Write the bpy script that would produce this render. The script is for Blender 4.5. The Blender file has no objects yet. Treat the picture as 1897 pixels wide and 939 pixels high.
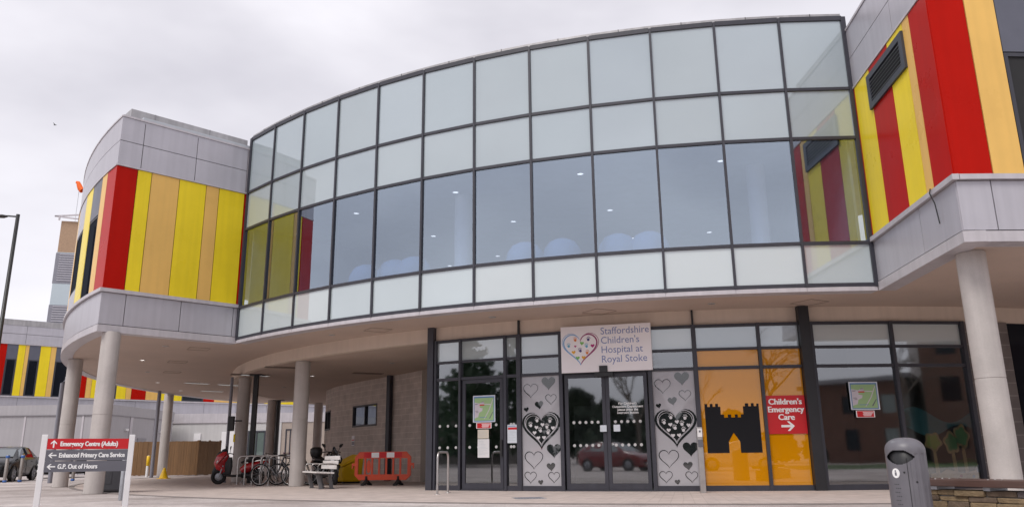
import bpy, bmesh, math, random
from mathutils import Matrix, Vector
random.seed(7)
R_=math.radians
S=bpy.context.scene; COL=S.collection
# ------------------------------------------------------------------ camera model
CAMZ=.85; FPX=1450.8; PIT=.25285; ROL=-.01128
def ray(x,y):
    u=(x-948.5)/FPX; w=(y-469.5)/FPX
    c,s=math.cos(-ROL),math.sin(-ROL); u,w=c*u-s*w,s*u+c*w
    return Vector((u,math.cos(PIT)+w*math.sin(PIT),math.sin(PIT)-w*math.cos(PIT)))
def atY(x,y,Y):
    d=ray(x,y); return d*(Y/d.y)+Vector((0,0,CAMZ))
def atZ(x,y,z):
    d=ray(x,y); return d*((z-CAMZ)/d.z)+Vector((0,0,CAMZ))
CX,CY=7.788,38.786
def atR(x,y,R):                 # angle (degrees) and height where a sight line meets the ring of radius R
    d=ray(x,y); a=d.x**2+d.y**2; b=-2*(d.x*CX+d.y*CY); c=CX*CX+CY*CY-R*R
    t=(-b-math.sqrt(b*b-4*a*c))/(2*a); p=d*t
    return math.degrees(math.atan2(p.y-CY,p.x-CX)),p.z+CAMZ
def pol(R,a,z=0): return Vector((CX+R*math.cos(R_(a)),CY+R*math.sin(R_(a)),z))
GZ=.03
def onG(px,Y):
    q=atY(px,850+.82*1450/Y,Y); return Vector((q.x,Y,GZ))
# ------------------------------------------------------------------ materials
MATS={}
def nt(name):
    m=bpy.data.materials.new(name); m.use_nodes=True; t=m.node_tree; t.nodes.clear()
    o=t.nodes.new('ShaderNodeOutputMaterial'); return m,t,o
def N(t,typ,**k):
    n=t.nodes.new(typ)
    for a,b in k.items():
        if a in n.inputs: n.inputs[a].default_value=b
        else: setattr(n,a,b)
    return n
def L(t,a,b): t.links.new(a,b)
def pm(name,col,rough=.5,metal=0,spec=.5,var=.08,scale=3,bump=0,bscale=40,coat=0,streak=0,speck=0,stretch=(1,1,1),dirt=None):
    """principled surface whose colour wanders a little (grime, weather), optional streaks and bump"""
    m,t,o=nt(name); b=N(t,'ShaderNodeBsdfPrincipled'); L(t,b.outputs[0],o.inputs[0])
    b.inputs['Roughness'].default_value=rough; b.inputs['Metallic'].default_value=metal
    b.inputs['Specular IOR Level'].default_value=spec; b.inputs['Coat Weight'].default_value=coat; b.inputs['Coat Roughness'].default_value=.06
    tc=N(t,'ShaderNodeTexCoord'); mp=N(t,'ShaderNodeMapping'); mp.inputs['Scale'].default_value=stretch; L(t,tc.outputs['Object'],mp.inputs[0])
    nz=N(t,'ShaderNodeTexNoise',Scale=scale,Detail=5.0,Roughness=.6); L(t,mp.outputs[0],nz.inputs[0])
    mr=N(t,'ShaderNodeMapRange'); L(t,nz.outputs[0],mr.inputs[0]); mr.inputs[1].default_value=.3; mr.inputs[2].default_value=.7
    mr.inputs[3].default_value=1-var; mr.inputs[4].default_value=1+var
    fac=mr.outputs[0]
    if streak:
        m2=N(t,'ShaderNodeMapping'); m2.inputs['Scale'].default_value=(7,7,.25); L(t,tc.outputs['Object'],m2.inputs[0])
        n2=N(t,'ShaderNodeTexNoise',Scale=1.0,Detail=4.0); L(t,m2.outputs[0],n2.inputs[0])
        r2=N(t,'ShaderNodeMapRange'); L(t,n2.outputs[0],r2.inputs[0]); r2.inputs[1].default_value=.35; r2.inputs[2].default_value=.62; r2.inputs[3].default_value=1-streak; r2.inputs[4].default_value=1
        mu=N(t,'ShaderNodeMath',operation='MULTIPLY'); L(t,fac,mu.inputs[0]); L(t,r2.outputs[0],mu.inputs[1]); fac=mu.outputs[0]
    if speck:
        n3=N(t,'ShaderNodeTexNoise',Scale=scale*40,Detail=2.0); L(t,tc.outputs['Object'],n3.inputs[0])
        r3=N(t,'ShaderNodeMapRange'); L(t,n3.outputs[0],r3.inputs[0]); r3.inputs[1].default_value=.3; r3.inputs[2].default_value=.7; r3.inputs[3].default_value=1-speck; r3.inputs[4].default_value=1+speck
        mu=N(t,'ShaderNodeMath',operation='MULTIPLY'); L(t,fac,mu.inputs[0]); L(t,r3.outputs[0],mu.inputs[1]); fac=mu.outputs[0]
    vm=N(t,'ShaderNodeVectorMath',operation='SCALE'); vm.inputs[0].default_value=col[:3]; L(t,fac,vm.inputs['Scale'])
    L(t,vm.outputs[0],b.inputs['Base Color'])
    rr=N(t,'ShaderNodeMapRange'); L(t,nz.outputs[0],rr.inputs[0]); rr.inputs[3].default_value=max(0,rough*.8); rr.inputs[4].default_value=min(1,rough*1.25); L(t,rr.outputs[0],b.inputs['Roughness'])
    if bump:
        nb=N(t,'ShaderNodeTexNoise',Scale=bscale,Detail=4.0); L(t,tc.outputs['Object'],nb.inputs[0])
        bp=N(t,'ShaderNodeBump',Strength=bump,Distance=.02); L(t,nb.outputs[0],bp.inputs['Height']); L(t,bp.outputs[0],b.inputs['Normal'])
    MATS[name]=m; return m
def glass(name,tint,refl,base=.1,rough=0):
    """window glass: see-through and tinted, mirror-like by a share that rises at grazing angles"""
    m,t,o=nt(name); tr=N(t,'ShaderNodeBsdfTransparent'); tr.inputs[0].default_value=(*tint,1)
    g=N(t,'ShaderNodeBsdfGlossy',Roughness=rough); g.inputs[0].default_value=(*refl,1)
    fr=N(t,'ShaderNodeFresnel',IOR=1.5); mr=N(t,'ShaderNodeMapRange'); L(t,fr.outputs[0],mr.inputs[0]); mr.inputs[1].default_value=.04; mr.inputs[2].default_value=1; mr.inputs[3].default_value=base; mr.inputs[4].default_value=1
    tc=N(t,'ShaderNodeTexCoord'); nb=N(t,'ShaderNodeTexNoise',Scale=.9,Detail=1.0); L(t,tc.outputs['Object'],nb.inputs[0])
    bp=N(t,'ShaderNodeBump',Strength=.03,Distance=.02); L(t,nb.outputs[0],bp.inputs['Height']); L(t,bp.outputs[0],g.inputs['Normal'])
    mx=N(t,'ShaderNodeMixShader'); ge=N(t,'ShaderNodeNewGeometry'); om=N(t,'ShaderNodeMath',operation='SUBTRACT'); om.inputs[0].default_value=1; L(t,ge.outputs['Backfacing'],om.inputs[1]); fm=N(t,'ShaderNodeMath',operation='MULTIPLY'); L(t,mr.outputs[0],fm.inputs[0]); L(t,om.outputs[0],fm.inputs[1]); L(t,fm.outputs[0],mx.inputs[0]); L(t,tr.outputs[0],mx.inputs[1]); L(t,g.outputs[0],mx.inputs[2]); L(t,mx.outputs[0],o.inputs[0]); MATS[name]=m; return m
def filmglass(name,col,refl,base,top=1):
    """opaque or coloured film behind a mirror-smooth pane"""
    m,t,o=nt(name); d=N(t,'ShaderNodeBsdfDiffuse'); g=N(t,'ShaderNodeBsdfGlossy',Roughness=.015); g.inputs[0].default_value=(*refl,1)
    tc=N(t,'ShaderNodeTexCoord'); nz=N(t,'ShaderNodeTexNoise',Scale=.7,Detail=3.0); L(t,tc.outputs['Object'],nz.inputs[0])
    mr0=N(t,'ShaderNodeMapRange'); L(t,nz.outputs[0],mr0.inputs[0]); mr0.inputs[3].default_value=.94; mr0.inputs[4].default_value=1.05
    vm=N(t,'ShaderNodeVectorMath',operation='SCALE'); vm.inputs[0].default_value=col; L(t,mr0.outputs[0],vm.inputs['Scale']); L(t,vm.outputs[0],d.inputs[0])
    fr=N(t,'ShaderNodeFresnel',IOR=1.5); mr=N(t,'ShaderNodeMapRange'); L(t,fr.outputs[0],mr.inputs[0]); mr.inputs[1].default_value=.04; mr.inputs[2].default_value=1; mr.inputs[3].default_value=base; mr.inputs[4].default_value=top
    mx=N(t,'ShaderNodeMixShader'); L(t,mr.outputs[0],mx.inputs[0]); L(t,d.outputs[0],mx.inputs[1]); L(t,g.outputs[0],mx.inputs[2]); L(t,mx.outputs[0],o.inputs[0]); MATS[name]=m; return m
def emit(name,col,st):
    m,t,o=nt(name); e=N(t,'ShaderNodeEmission',Strength=st); e.inputs[0].default_value=(*col,1); L(t,e.outputs[0],o.inputs[0]); MATS[name]=m; return m
def brick(name,c1,c2,mortar,w,h,ms,bump=.4,off=.5):
    m,t,o=nt(name); b=N(t,'ShaderNodeBsdfPrincipled',Roughness=.85); L(t,b.outputs[0],o.inputs[0])
    tc=N(t,'ShaderNodeTexCoord'); br=N(t,'ShaderNodeTexBrick'); br.offset=off
    br.inputs['Scale'].default_value=1; br.inputs['Brick Width'].default_value=w; br.inputs['Row Height'].default_value=h; br.inputs['Mortar Size'].default_value=ms
    br.inputs['Color1'].default_value=(*c1,1); br.inputs['Color2'].default_value=(*c2,1); br.inputs['Mortar'].default_value=(*mortar,1)
    L(t,tc.outputs['UV'],br.inputs[0])
    nz=N(t,'ShaderNodeTexNoise',Scale=2.5,Detail=6.0); L(t,tc.outputs['Object'],nz.inputs[0])
    mr=N(t,'ShaderNodeMapRange'); L(t,nz.outputs[0],mr.inputs[0]); mr.inputs[1].default_value=.3; mr.inputs[2].default_value=.7; mr.inputs[3].default_value=.86; mr.inputs[4].default_value=1.12
    vm=N(t,'ShaderNodeVectorMath',operation='SCALE'); L(t,br.outputs[0],vm.inputs[0]); L(t,mr.outputs[0],vm.inputs['Scale']); L(t,vm.outputs[0],b.inputs['Base Color'])
    bp=N(t,'ShaderNodeBump',Strength=bump,Distance=.01); bp.invert=True; L(t,br.outputs['Fac'],bp.inputs['Height']); L(t,bp.outputs[0],b.inputs['Normal'])
    MATS[name]=m; return m
silver=pm('silver_panel',(.50,.485,.53),.34,.25,var=.05,scale=1.2,streak=.07)
silver_lip=pm('silver_trim',(.56,.53,.56),.4,.15,var=.06,scale=2,streak=.10)
parapet_m=pm('parapet_metal',(.42,.41,.42),.42,.35,var=.16,scale=1.5,streak=.18)
yellow=pm('yellow_panel',(.90,.70,.03),.28,spec=.16,var=.06,scale=.8,streak=.06)
amber=pm('amber_panel',(.82,.51,.15),.28,spec=.16,var=.06,scale=.8,streak=.05)
red=pm('red_panel',(.47,.008,.003),.28,spec=.08,var=.05,scale=.8,streak=.05)
greyp=pm('grey_panel',(.12,.125,.16),.35,spec=.3,var=.05)
joint=pm('panel_joint',(.02,.02,.022),.8)
frame=pm('anthracite_frame',(.042,.042,.056),.42,var=.08,scale=4,streak=.1)
blackf=pm('black_post',(.018,.018,.022),.45,var=.1)
frost=filmglass('frosted_glass',(.37,.435,.465),(.90,.95,1),.22)
frost2=filmglass('frosted_light_glass',(.52,.585,.60),(.90,.95,1),.18)
vision=glass('vision_glass',(.80,.86,.95),(.76,.88,1.0),.40)
shop=glass('entrance_glass',(.66,.70,.70),(.93,.96,1),.27,.03)
darkg=glass('dark_window_glass',(.12,.14,.18),(.85,.9,1),.10)
orangeg=filmglass('orange_film_glass',(.66,.265,.002),(1,.90,.80),.10)
heartg=filmglass('etched_film',(.42,.41,.44),(1,1,1),.05)
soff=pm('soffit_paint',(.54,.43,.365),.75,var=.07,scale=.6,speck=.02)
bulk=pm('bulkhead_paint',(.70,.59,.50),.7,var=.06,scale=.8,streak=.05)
conc=pm('column_concrete',(.52,.48,.46),.7,var=.10,scale=1.6,bump=.15,bscale=25,streak=.10,speck=.04)
white=pm('white_paint',(.78,.77,.78),.45,var=.04)
offw=pm('board_white',(.88,.84,.86),.4,var=.03,scale=1)
steel=pm('brushed_steel',(.55,.53,.52),.32,.85,var=.08,scale=6)
galv=pm('galvanised_steel',(.40,.41,.44),.45,.5,var=.12,scale=5)
pipem=pm('drainpipe_grey',(.24,.24,.28),.4,.1,var=.08)
signred=pm('sign_red',(.56,.010,.016),.35,var=.03)
signgrey=pm('sign_grey',(.13,.13,.155),.4,var=.04)
letw=pm('letter_white',(.85,.85,.85),.5,var=.02)
blk=pm('black_plastic',(.018,.018,.02),.4,var=.15)
rub=pm('tyre_rubber',(.016,.016,.017),.8,var=.2,scale=10)
block=brick('stone_block_wall',(.62,.535,.49),(.56,.485,.445),(.72,.64,.59),.62,.215,.012,.5)
brickdark=brick('brown_block_wall',(.19,.165,.158),(.165,.145,.14),(.27,.245,.235),.3,.3,.012,.3,off=0)
brickred=brick('red_brick',(.20,.075,.045),(.15,.06,.04),(.22,.2,.18),.225,.075,.008,.3)
bricktan=brick('tan_brick',(.36,.24,.16),(.30,.21,.15),(.35,.3,.26),.225,.075,.008,.3)
intw=pm('interior_white',(.62,.62,.63),.7); intg=pm('interior_grey',(.50,.53,.57),.7); intd=pm('interior_dark',(.24,.235,.23),.7)
intc=pm('interior_ceiling',(.55,.56,.58),.8); green=pm('interior_green',(.05,.16,.07),.7); carpet=pm('interior_floor',(.22,.21,.21),.8)
lit=emit('lamp_glow',(1,.95,.88),1.2); 
podm=pm('pale_blue_fabric',(.19,.27,.42),.8,var=.05)
cabm=pm('cabin_grey_cladding',(.40,.385,.405),.5,.1,var=.05,scale=.5,streak=.06)
cabd=pm('cabin_grey_trim',(.27,.26,.28),.5,.1,var=.06)
whitecab=pm('pale_render',(.56,.55,.55),.6,var=.06,scale=.6,streak=.06)
beige=pm('beige_render',(.38,.32,.28),.7,var=.06)
# ------------------------------------------------------------------ mesh builder
class MB:
    def __init__(s): s.v=[]; s.f=[]; s.m=[]; s.uv=[]; s.sm=[]
    def add(s,vs,fs,mi=0,uv=None,smooth=False):
        o=len(s.v); s.v+= [Vector(p) for p in vs]
        for k,f in enumerate(fs):
            s.f.append([o+i for i in f]); s.m.append(mi); s.uv.append(uv[k] if uv else None); s.sm.append(smooth)
        return s
    def hexa(s,p,mi=0):          # 8 corners: bottom 4, top 4
        return s.add(p,[(3,2,1,0),(4,5,6,7),(0,1,5,4),(1,2,6,5),(2,3,7,6),(3,0,4,7)],mi)
    def box(s,c,sz,mi=0,M=None,rz=0):
        x,y,z=[q/2 for q in sz]; pts=[(-x,-y,-z),(x,-y,-z),(x,y,-z),(-x,y,-z),(-x,-y,z),(x,-y,z),(x,y,z),(-x,y,z)]
        if M is None: M=Matrix.Translation(c)@Matrix.Rotation(rz,4,'Z')
        else: M=M@Matrix.Translation(c)
        return s.hexa([M@Vector(p) for p in pts],mi)
    def bar(s,a,b,w,d,mi=0,up=(0,0,1)):      # square bar from a to b
        a,b=Vector(a),Vector(b); t=(b-a).normalized(); u=Vector(up)
        if abs(t.dot(u))>.98: u=Vector((0,1,0))
        r=t.cross(u).normalized(); n=r.cross(t); w/=2; d/=2
        return s.hexa([a-r*w-n*d,a+r*w-n*d,a+r*w+n*d,a-r*w+n*d,b-r*w-n*d,b+r*w-n*d,b+r*w+n*d,b-r*w+n*d],mi)
    def loft(s,path,rad,seg=12,mi=0,cap=True,up=(0,0,1),closed=False):
        """tube through path with elliptical section rad[i]=(across,up) or a number"""
        P=[Vector(p) for p in path]; n=len(P); rings=[]; vs=[]
        for i,p in enumerate(P):
            if closed: t=P[(i+1)%n]-P[i-1]
            else: t=P[min(i+1,n-1)]-P[max(i-1,0)]
            t.normalize(); u=Vector(up)
            if abs(t.dot(u))>.985: u=Vector((0,1,0)) if abs(t.y)<.9 else Vector((1,0,0))
            r=t.cross(u).normalized(); w=r.cross(t); q=rad[i] if isinstance(rad,(list,tuple)) and not isinstance(rad[0],(int,float)) else (rad[i] if isinstance(rad,list) else rad)
            a,b=(q,q) if isinstance(q,(int,float)) else q
            for k in range(seg):
                th=2*math.pi*k/seg; vs.append(p+r*(a*math.cos(th))+w*(b*math.sin(th)))
        fs=[]
        for i in range(n if closed else n-1):
            j=(i+1)%n
            for k in range(seg):
                k2=(k+1)%seg; fs.append((i*seg+k,i*seg+k2,j*seg+k2,j*seg+k))
        s.add(vs,fs,mi,smooth=True)
        if cap and not closed:
            s.add([vs[k] for k in range(seg)],[tuple(range(seg))[::-1]],mi); s.add([vs[(n-1)*seg+k] for k in range(seg)],[tuple(range(seg))],mi)
        return s
    def lathe(s,prof,c=(0,0,0),seg=32,mi=0,M=None,a0=0,a1=360):
        c=Vector(c); full=abs(a1-a0)>=360; m=seg if full else seg+1; vs=[]
        for r,z in prof:
            for k in range(m):
                th=R_(a0+(a1-a0)*k/seg); p=Vector((r*math.cos(th),r*math.sin(th),z)); vs.append((M@p if M else p)+c)
        fs=[]
        for i in range(len(prof)-1):
            for k in range(seg):
                k2=(k+1)%m; fs.append((i*m+k,i*m+k2,(i+1)*m+k2,(i+1)*m+k))
        return s.add(vs,fs,mi,smooth=True)
    def torus(s,c,R,r,M=None,seg=36,sec=10,mi=0):   # axis = local Y
        vs=[];c=Vector(c)
        for i in range(seg):
            a=2*math.pi*i/seg
            for j in range(sec):
                b=2*math.pi*j/sec; p=Vector(((R+r*math.cos(b))*math.cos(a),r*math.sin(b),(R+r*math.cos(b))*math.sin(a))); vs.append((M@p if M else p)+c)
        fs=[(i*sec+j,i*sec+(j+1)%sec,((i+1)%seg)*sec+(j+1)%sec,((i+1)%seg)*sec+j) for i in range(seg) for j in range(sec)]
        return s.add(vs,fs,mi,smooth=True)
    def poly(s,fr,pts,w0,w1,mi=0):           # outline extruded along the frame normal
        n=len(pts); A=[fr.p(u,v,w1) for u,v in pts]; B=[fr.p(u,v,w0) for u,v in pts]
        fs=[tuple(range(n)),tuple(range(2*n-1,n-1,-1))]+[(i,n+i,n+(i+1)%n,(i+1)%n) for i in range(n)]
        return s.add(A+B,fs,mi)
    def fbox(s,fr,u0,u1,v0,v1,w0,w1,mi=0):
        q=[fr.p(u0,v0,w0),fr.p(u1,v0,w0),fr.p(u1,v0,w1),fr.p(u0,v0,w1),fr.p(u0,v1,w0),fr.p(u1,v1,w0),fr.p(u1,v1,w1),fr.p(u0,v1,w1)]
        uv=[None,None,None,None,None,None]
        return s.add(q,[(0,1,2,3),(7,6,5,4),(4,5,1,0),(5,6,2,1),(6,7,3,2),(7,4,0,3)],mi)
    def ring(s,r0,r1,a0,a1,z0,z1,mi=0,step=1.5,uvs=True):
        """solid arc block between two radii round the building's centre"""
        n=max(1,int(abs(a1-a0)/step+.5)); q=[]
        for i in range(n+1):
            a=a0+(a1-a0)*i/n; q+=[pol(r0,a,z0),pol(r1,a,z0),pol(r1,a,z1),pol(r0,a,z1)]
        fs=[];uv=[]
        for i in range(n):
            o=4*i; l0=r1*R_(a0+(a1-a0)*i/n); l1=r1*R_(a0+(a1-a0)*(i+1)/n)
            for j in range(4):
                j2=(j+1)%4; fs.append((o+j,o+4+j,o+4+j2,o+j2)); uv.append([(l0,z0),(l1,z0),(l1,z1),(l0,z1)] if j==1 else [(l0,z1),(l1,z1),(l1,z0),(l0,z0)])
        fs+=[(0,1,2,3),(4*n+3,4*n+2,4*n+1,4*n)]; uv+=[[(0,z0),(r1-r0,z0),(r1-r0,z1),(0,z1)]]*2
        return s.add(q,fs,mi,uv)
    def build(s,name,mats,parent=None,bevel=0,smooth=None):
        me=bpy.data.meshes.new(name); M=W[parent].inverted() if parent else None
        me.from_pydata([tuple(M@v if M else v) for v in s.v],[],s.f)
        if not isinstance(mats,(list,tuple)): mats=[mats]
        for m in mats: me.materials.append(m)
        for p,mi,sm in zip(me.polygons,s.m,s.sm): p.material_index=mi; p.use_smooth=sm
        if any(s.uv):
            ul=me.uv_layers.new(name='UVMap')
            for p,u in zip(me.polygons,s.uv):
                if u:
                    for k,li in enumerate(p.loop_indices): ul.data[li].uv=u[k%len(u)]
        bm=bmesh.new(); bm.from_mesh(me); bmesh.ops.recalc_face_normals(bm,faces=bm.faces); bm.to_mesh(me); bm.free()
        me.update(); o=bpy.data.objects.new(name,me); COL.objects.link(o)
        W[o]=W[parent].copy() if parent else Matrix()
        if parent: o.parent=parent
        if bevel:
            b=o.modifiers.new('bevel','BEVEL'); b.width=bevel; b.segments=2; b.limit_method='ANGLE'
        return o
W={}
class Fr:
    def __init__(s,o,r,n=None,up=(0,0,1)):
        s.o=Vector(o); s.r=Vector(r).normalized(); s.u=Vector(up); s.n=Vector(n).normalized() if n is not None else s.r.cross(s.u).normalized()
    def p(s,u,v,w=0): return s.o+s.r*u+s.u*v+s.n*w
def polfr(R,a,z=0): return Fr(pol(R,a,z),(-math.sin(R_(a)),math.cos(R_(a)),0))
def chord(R,a0,a1,z=0):
    p,q=pol(R,a0,z),pol(R,a1,z); return Fr(p,q-p),(q-p).length
def thing(name,label,cat,loc=(0,0,0),rz=0,group=None):
    o=bpy.data.objects.new(name,None); COL.objects.link(o); o.location=loc; o.rotation_euler=(0,0,rz); o.empty_display_size=.2
    W[o]=Matrix.Translation(loc)@Matrix.Rotation(rz,4,'Z'); tag(o,label,cat,group); return o
def tag(o,label,cat,group=None):
    o['label']=label; o['category']=cat
    if group: o['group']=group
    return o
def struct(o,label=None):
    o['kind']='structure'
    if label: o['label']=label
    return o
class Loc:                               # build in a thing's own coordinates
    pass
def lb(mb,name,mats,root,**k):           # verts given in root's local space
    M=W[root]; mb.v=[M@v for v in mb.v]; return mb.build(name,mats,root,**k)
def dup(root,loc,rz,label=None):
    def cp(o,par):
        c=o.copy(); COL.objects.link(c)
        if par: c.parent=par
        for ch in o.children: cp(ch,c)
        return c
    r=cp(root,None); r.location=loc; r.rotation_euler=(0,0,rz)
    if label: r['label']=label
    return r
def text(s,size,fr,u,v,w,bold=0,align='CENTER',depth=.002,sx=1):
    """lettering as a mesh builder, standing in frame fr"""
    cu=bpy.data.curves.new('lettering','FONT'); cu.body=s; cu.size=size; cu.align_x=align; cu.extrude=depth; cu.offset=min(bold*.5,.0018); cu.space_line=.95; cu.resolution_u=3
    o=bpy.data.objects.new('lettering',cu); COL.objects.link(o); dg=bpy.context.evaluated_depsgraph_get(); dg.update()
    me=bpy.data.meshes.new_from_object(o.evaluated_get(dg)); mb=MB()
    for k,dx in enumerate((-1,0,1) if bold>.003 else (0,)):
        mb.add([fr.p(u+q.co.x*sx+dx*bold*.8,v+q.co.y,w+q.co.z+.0004*k) for q in me.vertices],[tuple(p.vertices) for p in me.polygons])
    bpy.data.objects.remove(o); bpy.data.curves.remove(cu); bpy.data.meshes.remove(me); return mb
def heart(cu,cv,s,rot=0,n=28):
    pts=[]
    for i in range(n):
        t=2*math.pi*i/n; x=16*math.sin(t)**3/32; y=(13*math.cos(t)-5*math.cos(2*t)-2*math.cos(3*t)-math.cos(4*t)+2.5)/32
        pts.append((cu+s*(x*math.cos(rot)-y*math.sin(rot)),cv+s*(x*math.sin(rot)+y*math.cos(rot))))
    return pts[::-1]
def outline(mb,fr,pts,wd,w0,w1,mi,i0=0,i1=None,taper=True):   # a stroke along a run of points
    pts=pts[i0:i1]; n=len(pts); Lf=[];Rt=[]
    for i in range(n):
        a=Vector(pts[max(i-1,0)]+(0,)); b=Vector(pts[min(i+1,n-1)]+(0,)); t=(b-a).normalized(); k=wd*(math.sin(math.pi*(i+.35)/(n-.3))**.5 if taper else 1)/2
        Lf.append((pts[i][0]-t.y*k,pts[i][1]+t.x*k)); Rt.append((pts[i][0]+t.y*k,pts[i][1]-t.x*k))
    for i in range(n-1): mb.poly(fr,[Lf[i],Rt[i],Rt[i+1],Lf[i+1]],w0,w1,mi)
def ell(cu,cv,a,b,n=14,rot=0): return [(cu+a*math.cos(t)*math.cos(rot)-b*math.sin(t)*math.sin(rot),cv+a*math.cos(t)*math.sin(rot)+b*math.sin(t)*math.cos(rot)) for t in [2*math.pi*i/n for i in range(n)]]
def hand(mb,fr,cu,cv,s,rot,w0,w1,mi):
    mb.poly(fr,ell(cu,cv,s*.28,s*.30,12,rot),w0,w1,mi)
    for a,l in ((-62,.40),(-28,.60),(-6,.66),(16,.62),(40,.52)):
        t=R_(90-a)+rot; d=s*l
        mb.poly(fr,ell(cu+math.cos(t)*d*.9,cv+math.sin(t)*d*.9,s*.17,s*.055,8,t),w0,w1,mi)
# ------------------------------------------------------------------ world, sun, camera
w=bpy.data.worlds.new('World'); S.world=w; w.use_nodes=True; t=w.node_tree; t.nodes.clear()
wo=N(t,'ShaderNodeOutputWorld'); bg=N(t,'ShaderNodeBackground',Strength=.1); L(t,bg.outputs[0],wo.inputs[0])
sky=N(t,'ShaderNodeTexSky'); sky.sky_type='NISHITA'; sky.sun_disc=False; sky.sun_elevation=R_(52); sky.sun_rotation=R_(215)
tc=N(t,'ShaderNodeTexCoord'); mp=N(t,'ShaderNodeMapping'); mp.inputs['Scale'].default_value=(1,1,2.2); mp.inputs['Rotation'].default_value=(0,0,R_(205)); L(t,tc.outputs['Generated'],mp.inputs[0])
nz=N(t,'ShaderNodeTexNoise',Scale=1.9,Detail=5.0,Roughness=.5,Distortion=.15); L(t,mp.outputs[0],nz.inputs[0])
cr=N(t,'ShaderNodeValToRGB'); L(t,nz.outputs[0],cr.inputs[0])
cr.color_ramp.elements[0].position=.36; cr.color_ramp.elements[0].color=(5.3,5.15,5.6,1); cr.color_ramp.elements[1].position=.64; cr.color_ramp.elements[1].color=(7.5,7.3,7.7,1)
mx=N(t,'ShaderNodeMix',data_type='RGBA'); mx.inputs[0].default_value=.93; L(t,sky.outputs[0],mx.inputs[6]); L(t,cr.outputs[0],mx.inputs[7]); L(t,mx.outputs[2],bg.inputs[0])
sl=bpy.data.lights.new('sun','SUN'); sl.energy=1.5; sl.angle=R_(25); sl.color=(1,.96,.9); so=bpy.data.objects.new('sun',sl); COL.objects.link(so)
so.rotation_euler=(R_(38),0,R_(-35)); so['kind']='helper'
cd=bpy.data.cameras.new('camera'); cd.sensor_width=36; cd.lens=FPX*36/1897; cd.clip_end=2000; cd.clip_start=.05
cam=bpy.data.objects.new('camera',cd); COL.objects.link(cam); cam.matrix_world=Matrix.Translation((0,0,CAMZ))@Matrix.Rotation(math.pi/2+PIT,4,'X')@Matrix.Rotation(ROL,4,'Z'); S.camera=cam
S.view_settings.view_transform='Standard'; S.view_settings.look='None'; S.view_settings.exposure=0.50; S.view_settings.gamma=1
S.cycles.max_bounces=8; S.cycles.transparent_max_bounces=16; S.cycles.glossy_bounces=4; S.cycles.caustics_reflective=False
# ------------------------------------------------------------------ ground
def ground_mat():
    m,t,o=nt('forecourt_tarmac'); b=N(t,'ShaderNodeBsdfPrincipled',Roughness=.9); L(t,b.outputs[0],o.inputs[0])
    tc=N(t,'ShaderNodeTexCoord')
    def nzr(scale,st,lo,hi,f,tv,det=5.0):
        mp=N(t,'ShaderNodeMapping'); mp.inputs['Scale'].default_value=st; L(t,tc.outputs['Object'],mp.inputs[0])
        n=N(t,'ShaderNodeTexNoise',Scale=scale,Detail=det,Roughness=.6); L(t,mp.outputs[0],n.inputs[0])
        r=N(t,'ShaderNodeMapRange'); L(t,n.outputs[0],r.inputs[0]); r.inputs[1].default_value=lo; r.inputs[2].default_value=hi; r.inputs[3].default_value=f; r.inputs[4].default_value=tv; return n,r
    n1,r1=nzr(.45,(.7,1.0,1),.36,.66,0,1,8.0)         # pale dusty drifts
    n2,r2=nzr(9,(1,1,1),.3,.7,.86,1.14); n3,r3=nzr(120,(1,1,1),.3,.7,.80,1.2,2.0)
    cx_=N(t,'ShaderNodeMix',data_type='RGBA'); cx_.inputs[6].default_value=(.36,.31,.295,1); cx_.inputs[7].default_value=(.60,.545,.53,1); L(t,r1.outputs[0],cx_.inputs[0])
    mu=N(t,'ShaderNodeMath',operation='MULTIPLY'); L(t,r2.outputs[0],mu.inputs[0]); L(t,r3.outputs[0],mu.inputs[1])
    vm=N(t,'ShaderNodeVectorMath',operation='SCALE'); L(t,cx_.outputs[2],vm.inputs[0]); L(t,mu.outputs[0],vm.inputs['Scale']); L(t,vm.outputs[0],b.inputs['Base Color'])
    vo=N(t,'ShaderNodeTexVoronoi',Scale=2.2); L(t,tc.outputs['Object'],vo.inputs[0]); vr=N(t,'ShaderNodeMapRange'); L(t,vo.outputs['Distance'],vr.inputs[0]); vr.inputs[1].default_value=.05; vr.inputs[2].default_value=.075; vr.inputs[3].default_value=.62; vr.inputs[4].default_value=1
    n4,r4=nzr(1.6,(1,1,1),.52,.66,1,.80,6.0)
    m4=N(t,'ShaderNodeMath',operation='MULTIPLY'); L(t,vr.outputs[0],m4.inputs[0]); L(t,r4.outputs[0],m4.inputs[1]); m5=N(t,'ShaderNodeMath',operation='MULTIPLY'); L(t,mu.outputs[0],m5.inputs[0]); L(t,m4.outputs[0],m5.inputs[1]); L(t,m5.outputs[0],vm.inputs['Scale'])
    bp=N(t,'ShaderNodeBump',Strength=.5,Distance=.015); L(t,n3.outputs[0],bp.inputs['Height']); L(t,bp.outputs[0],b.inputs['Normal']); return m
g=MB(); g.lathe([(0,0),(20,0),(60,0),(200,0),(900,0)],(0,20,GZ-.004),64); struct(g.build('ground',ground_mat()))
pav=brick('canopy_paving',(.53,.45,.415),(.50,.425,.395),(.44,.375,.345),.4,.2,.008,.2)
g=MB(); n=120
q=[pol(25.3,-200+i*150/n,GZ) for i in range(n+1)]+[pol(14,-50-i*150/n,GZ) for i in range(n+1)]
g.add([pol(r,-205+i*160/n,GZ) for i in range(n+1) for r in (14.5,25.3)],[(2*i,2*i+1,2*i+3,2*i+2) for i in range(n)],0,[[(14.5,i*.55),(25.3,i*.55),(25.3,i*.55+.55),(14.5,i*.55+.55)] for i in range(n)])
struct(g.build('pavement',pav))
kerbm=pm('channel_stone',(.24,.21,.2),.85,var=.12,scale=4)
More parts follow.
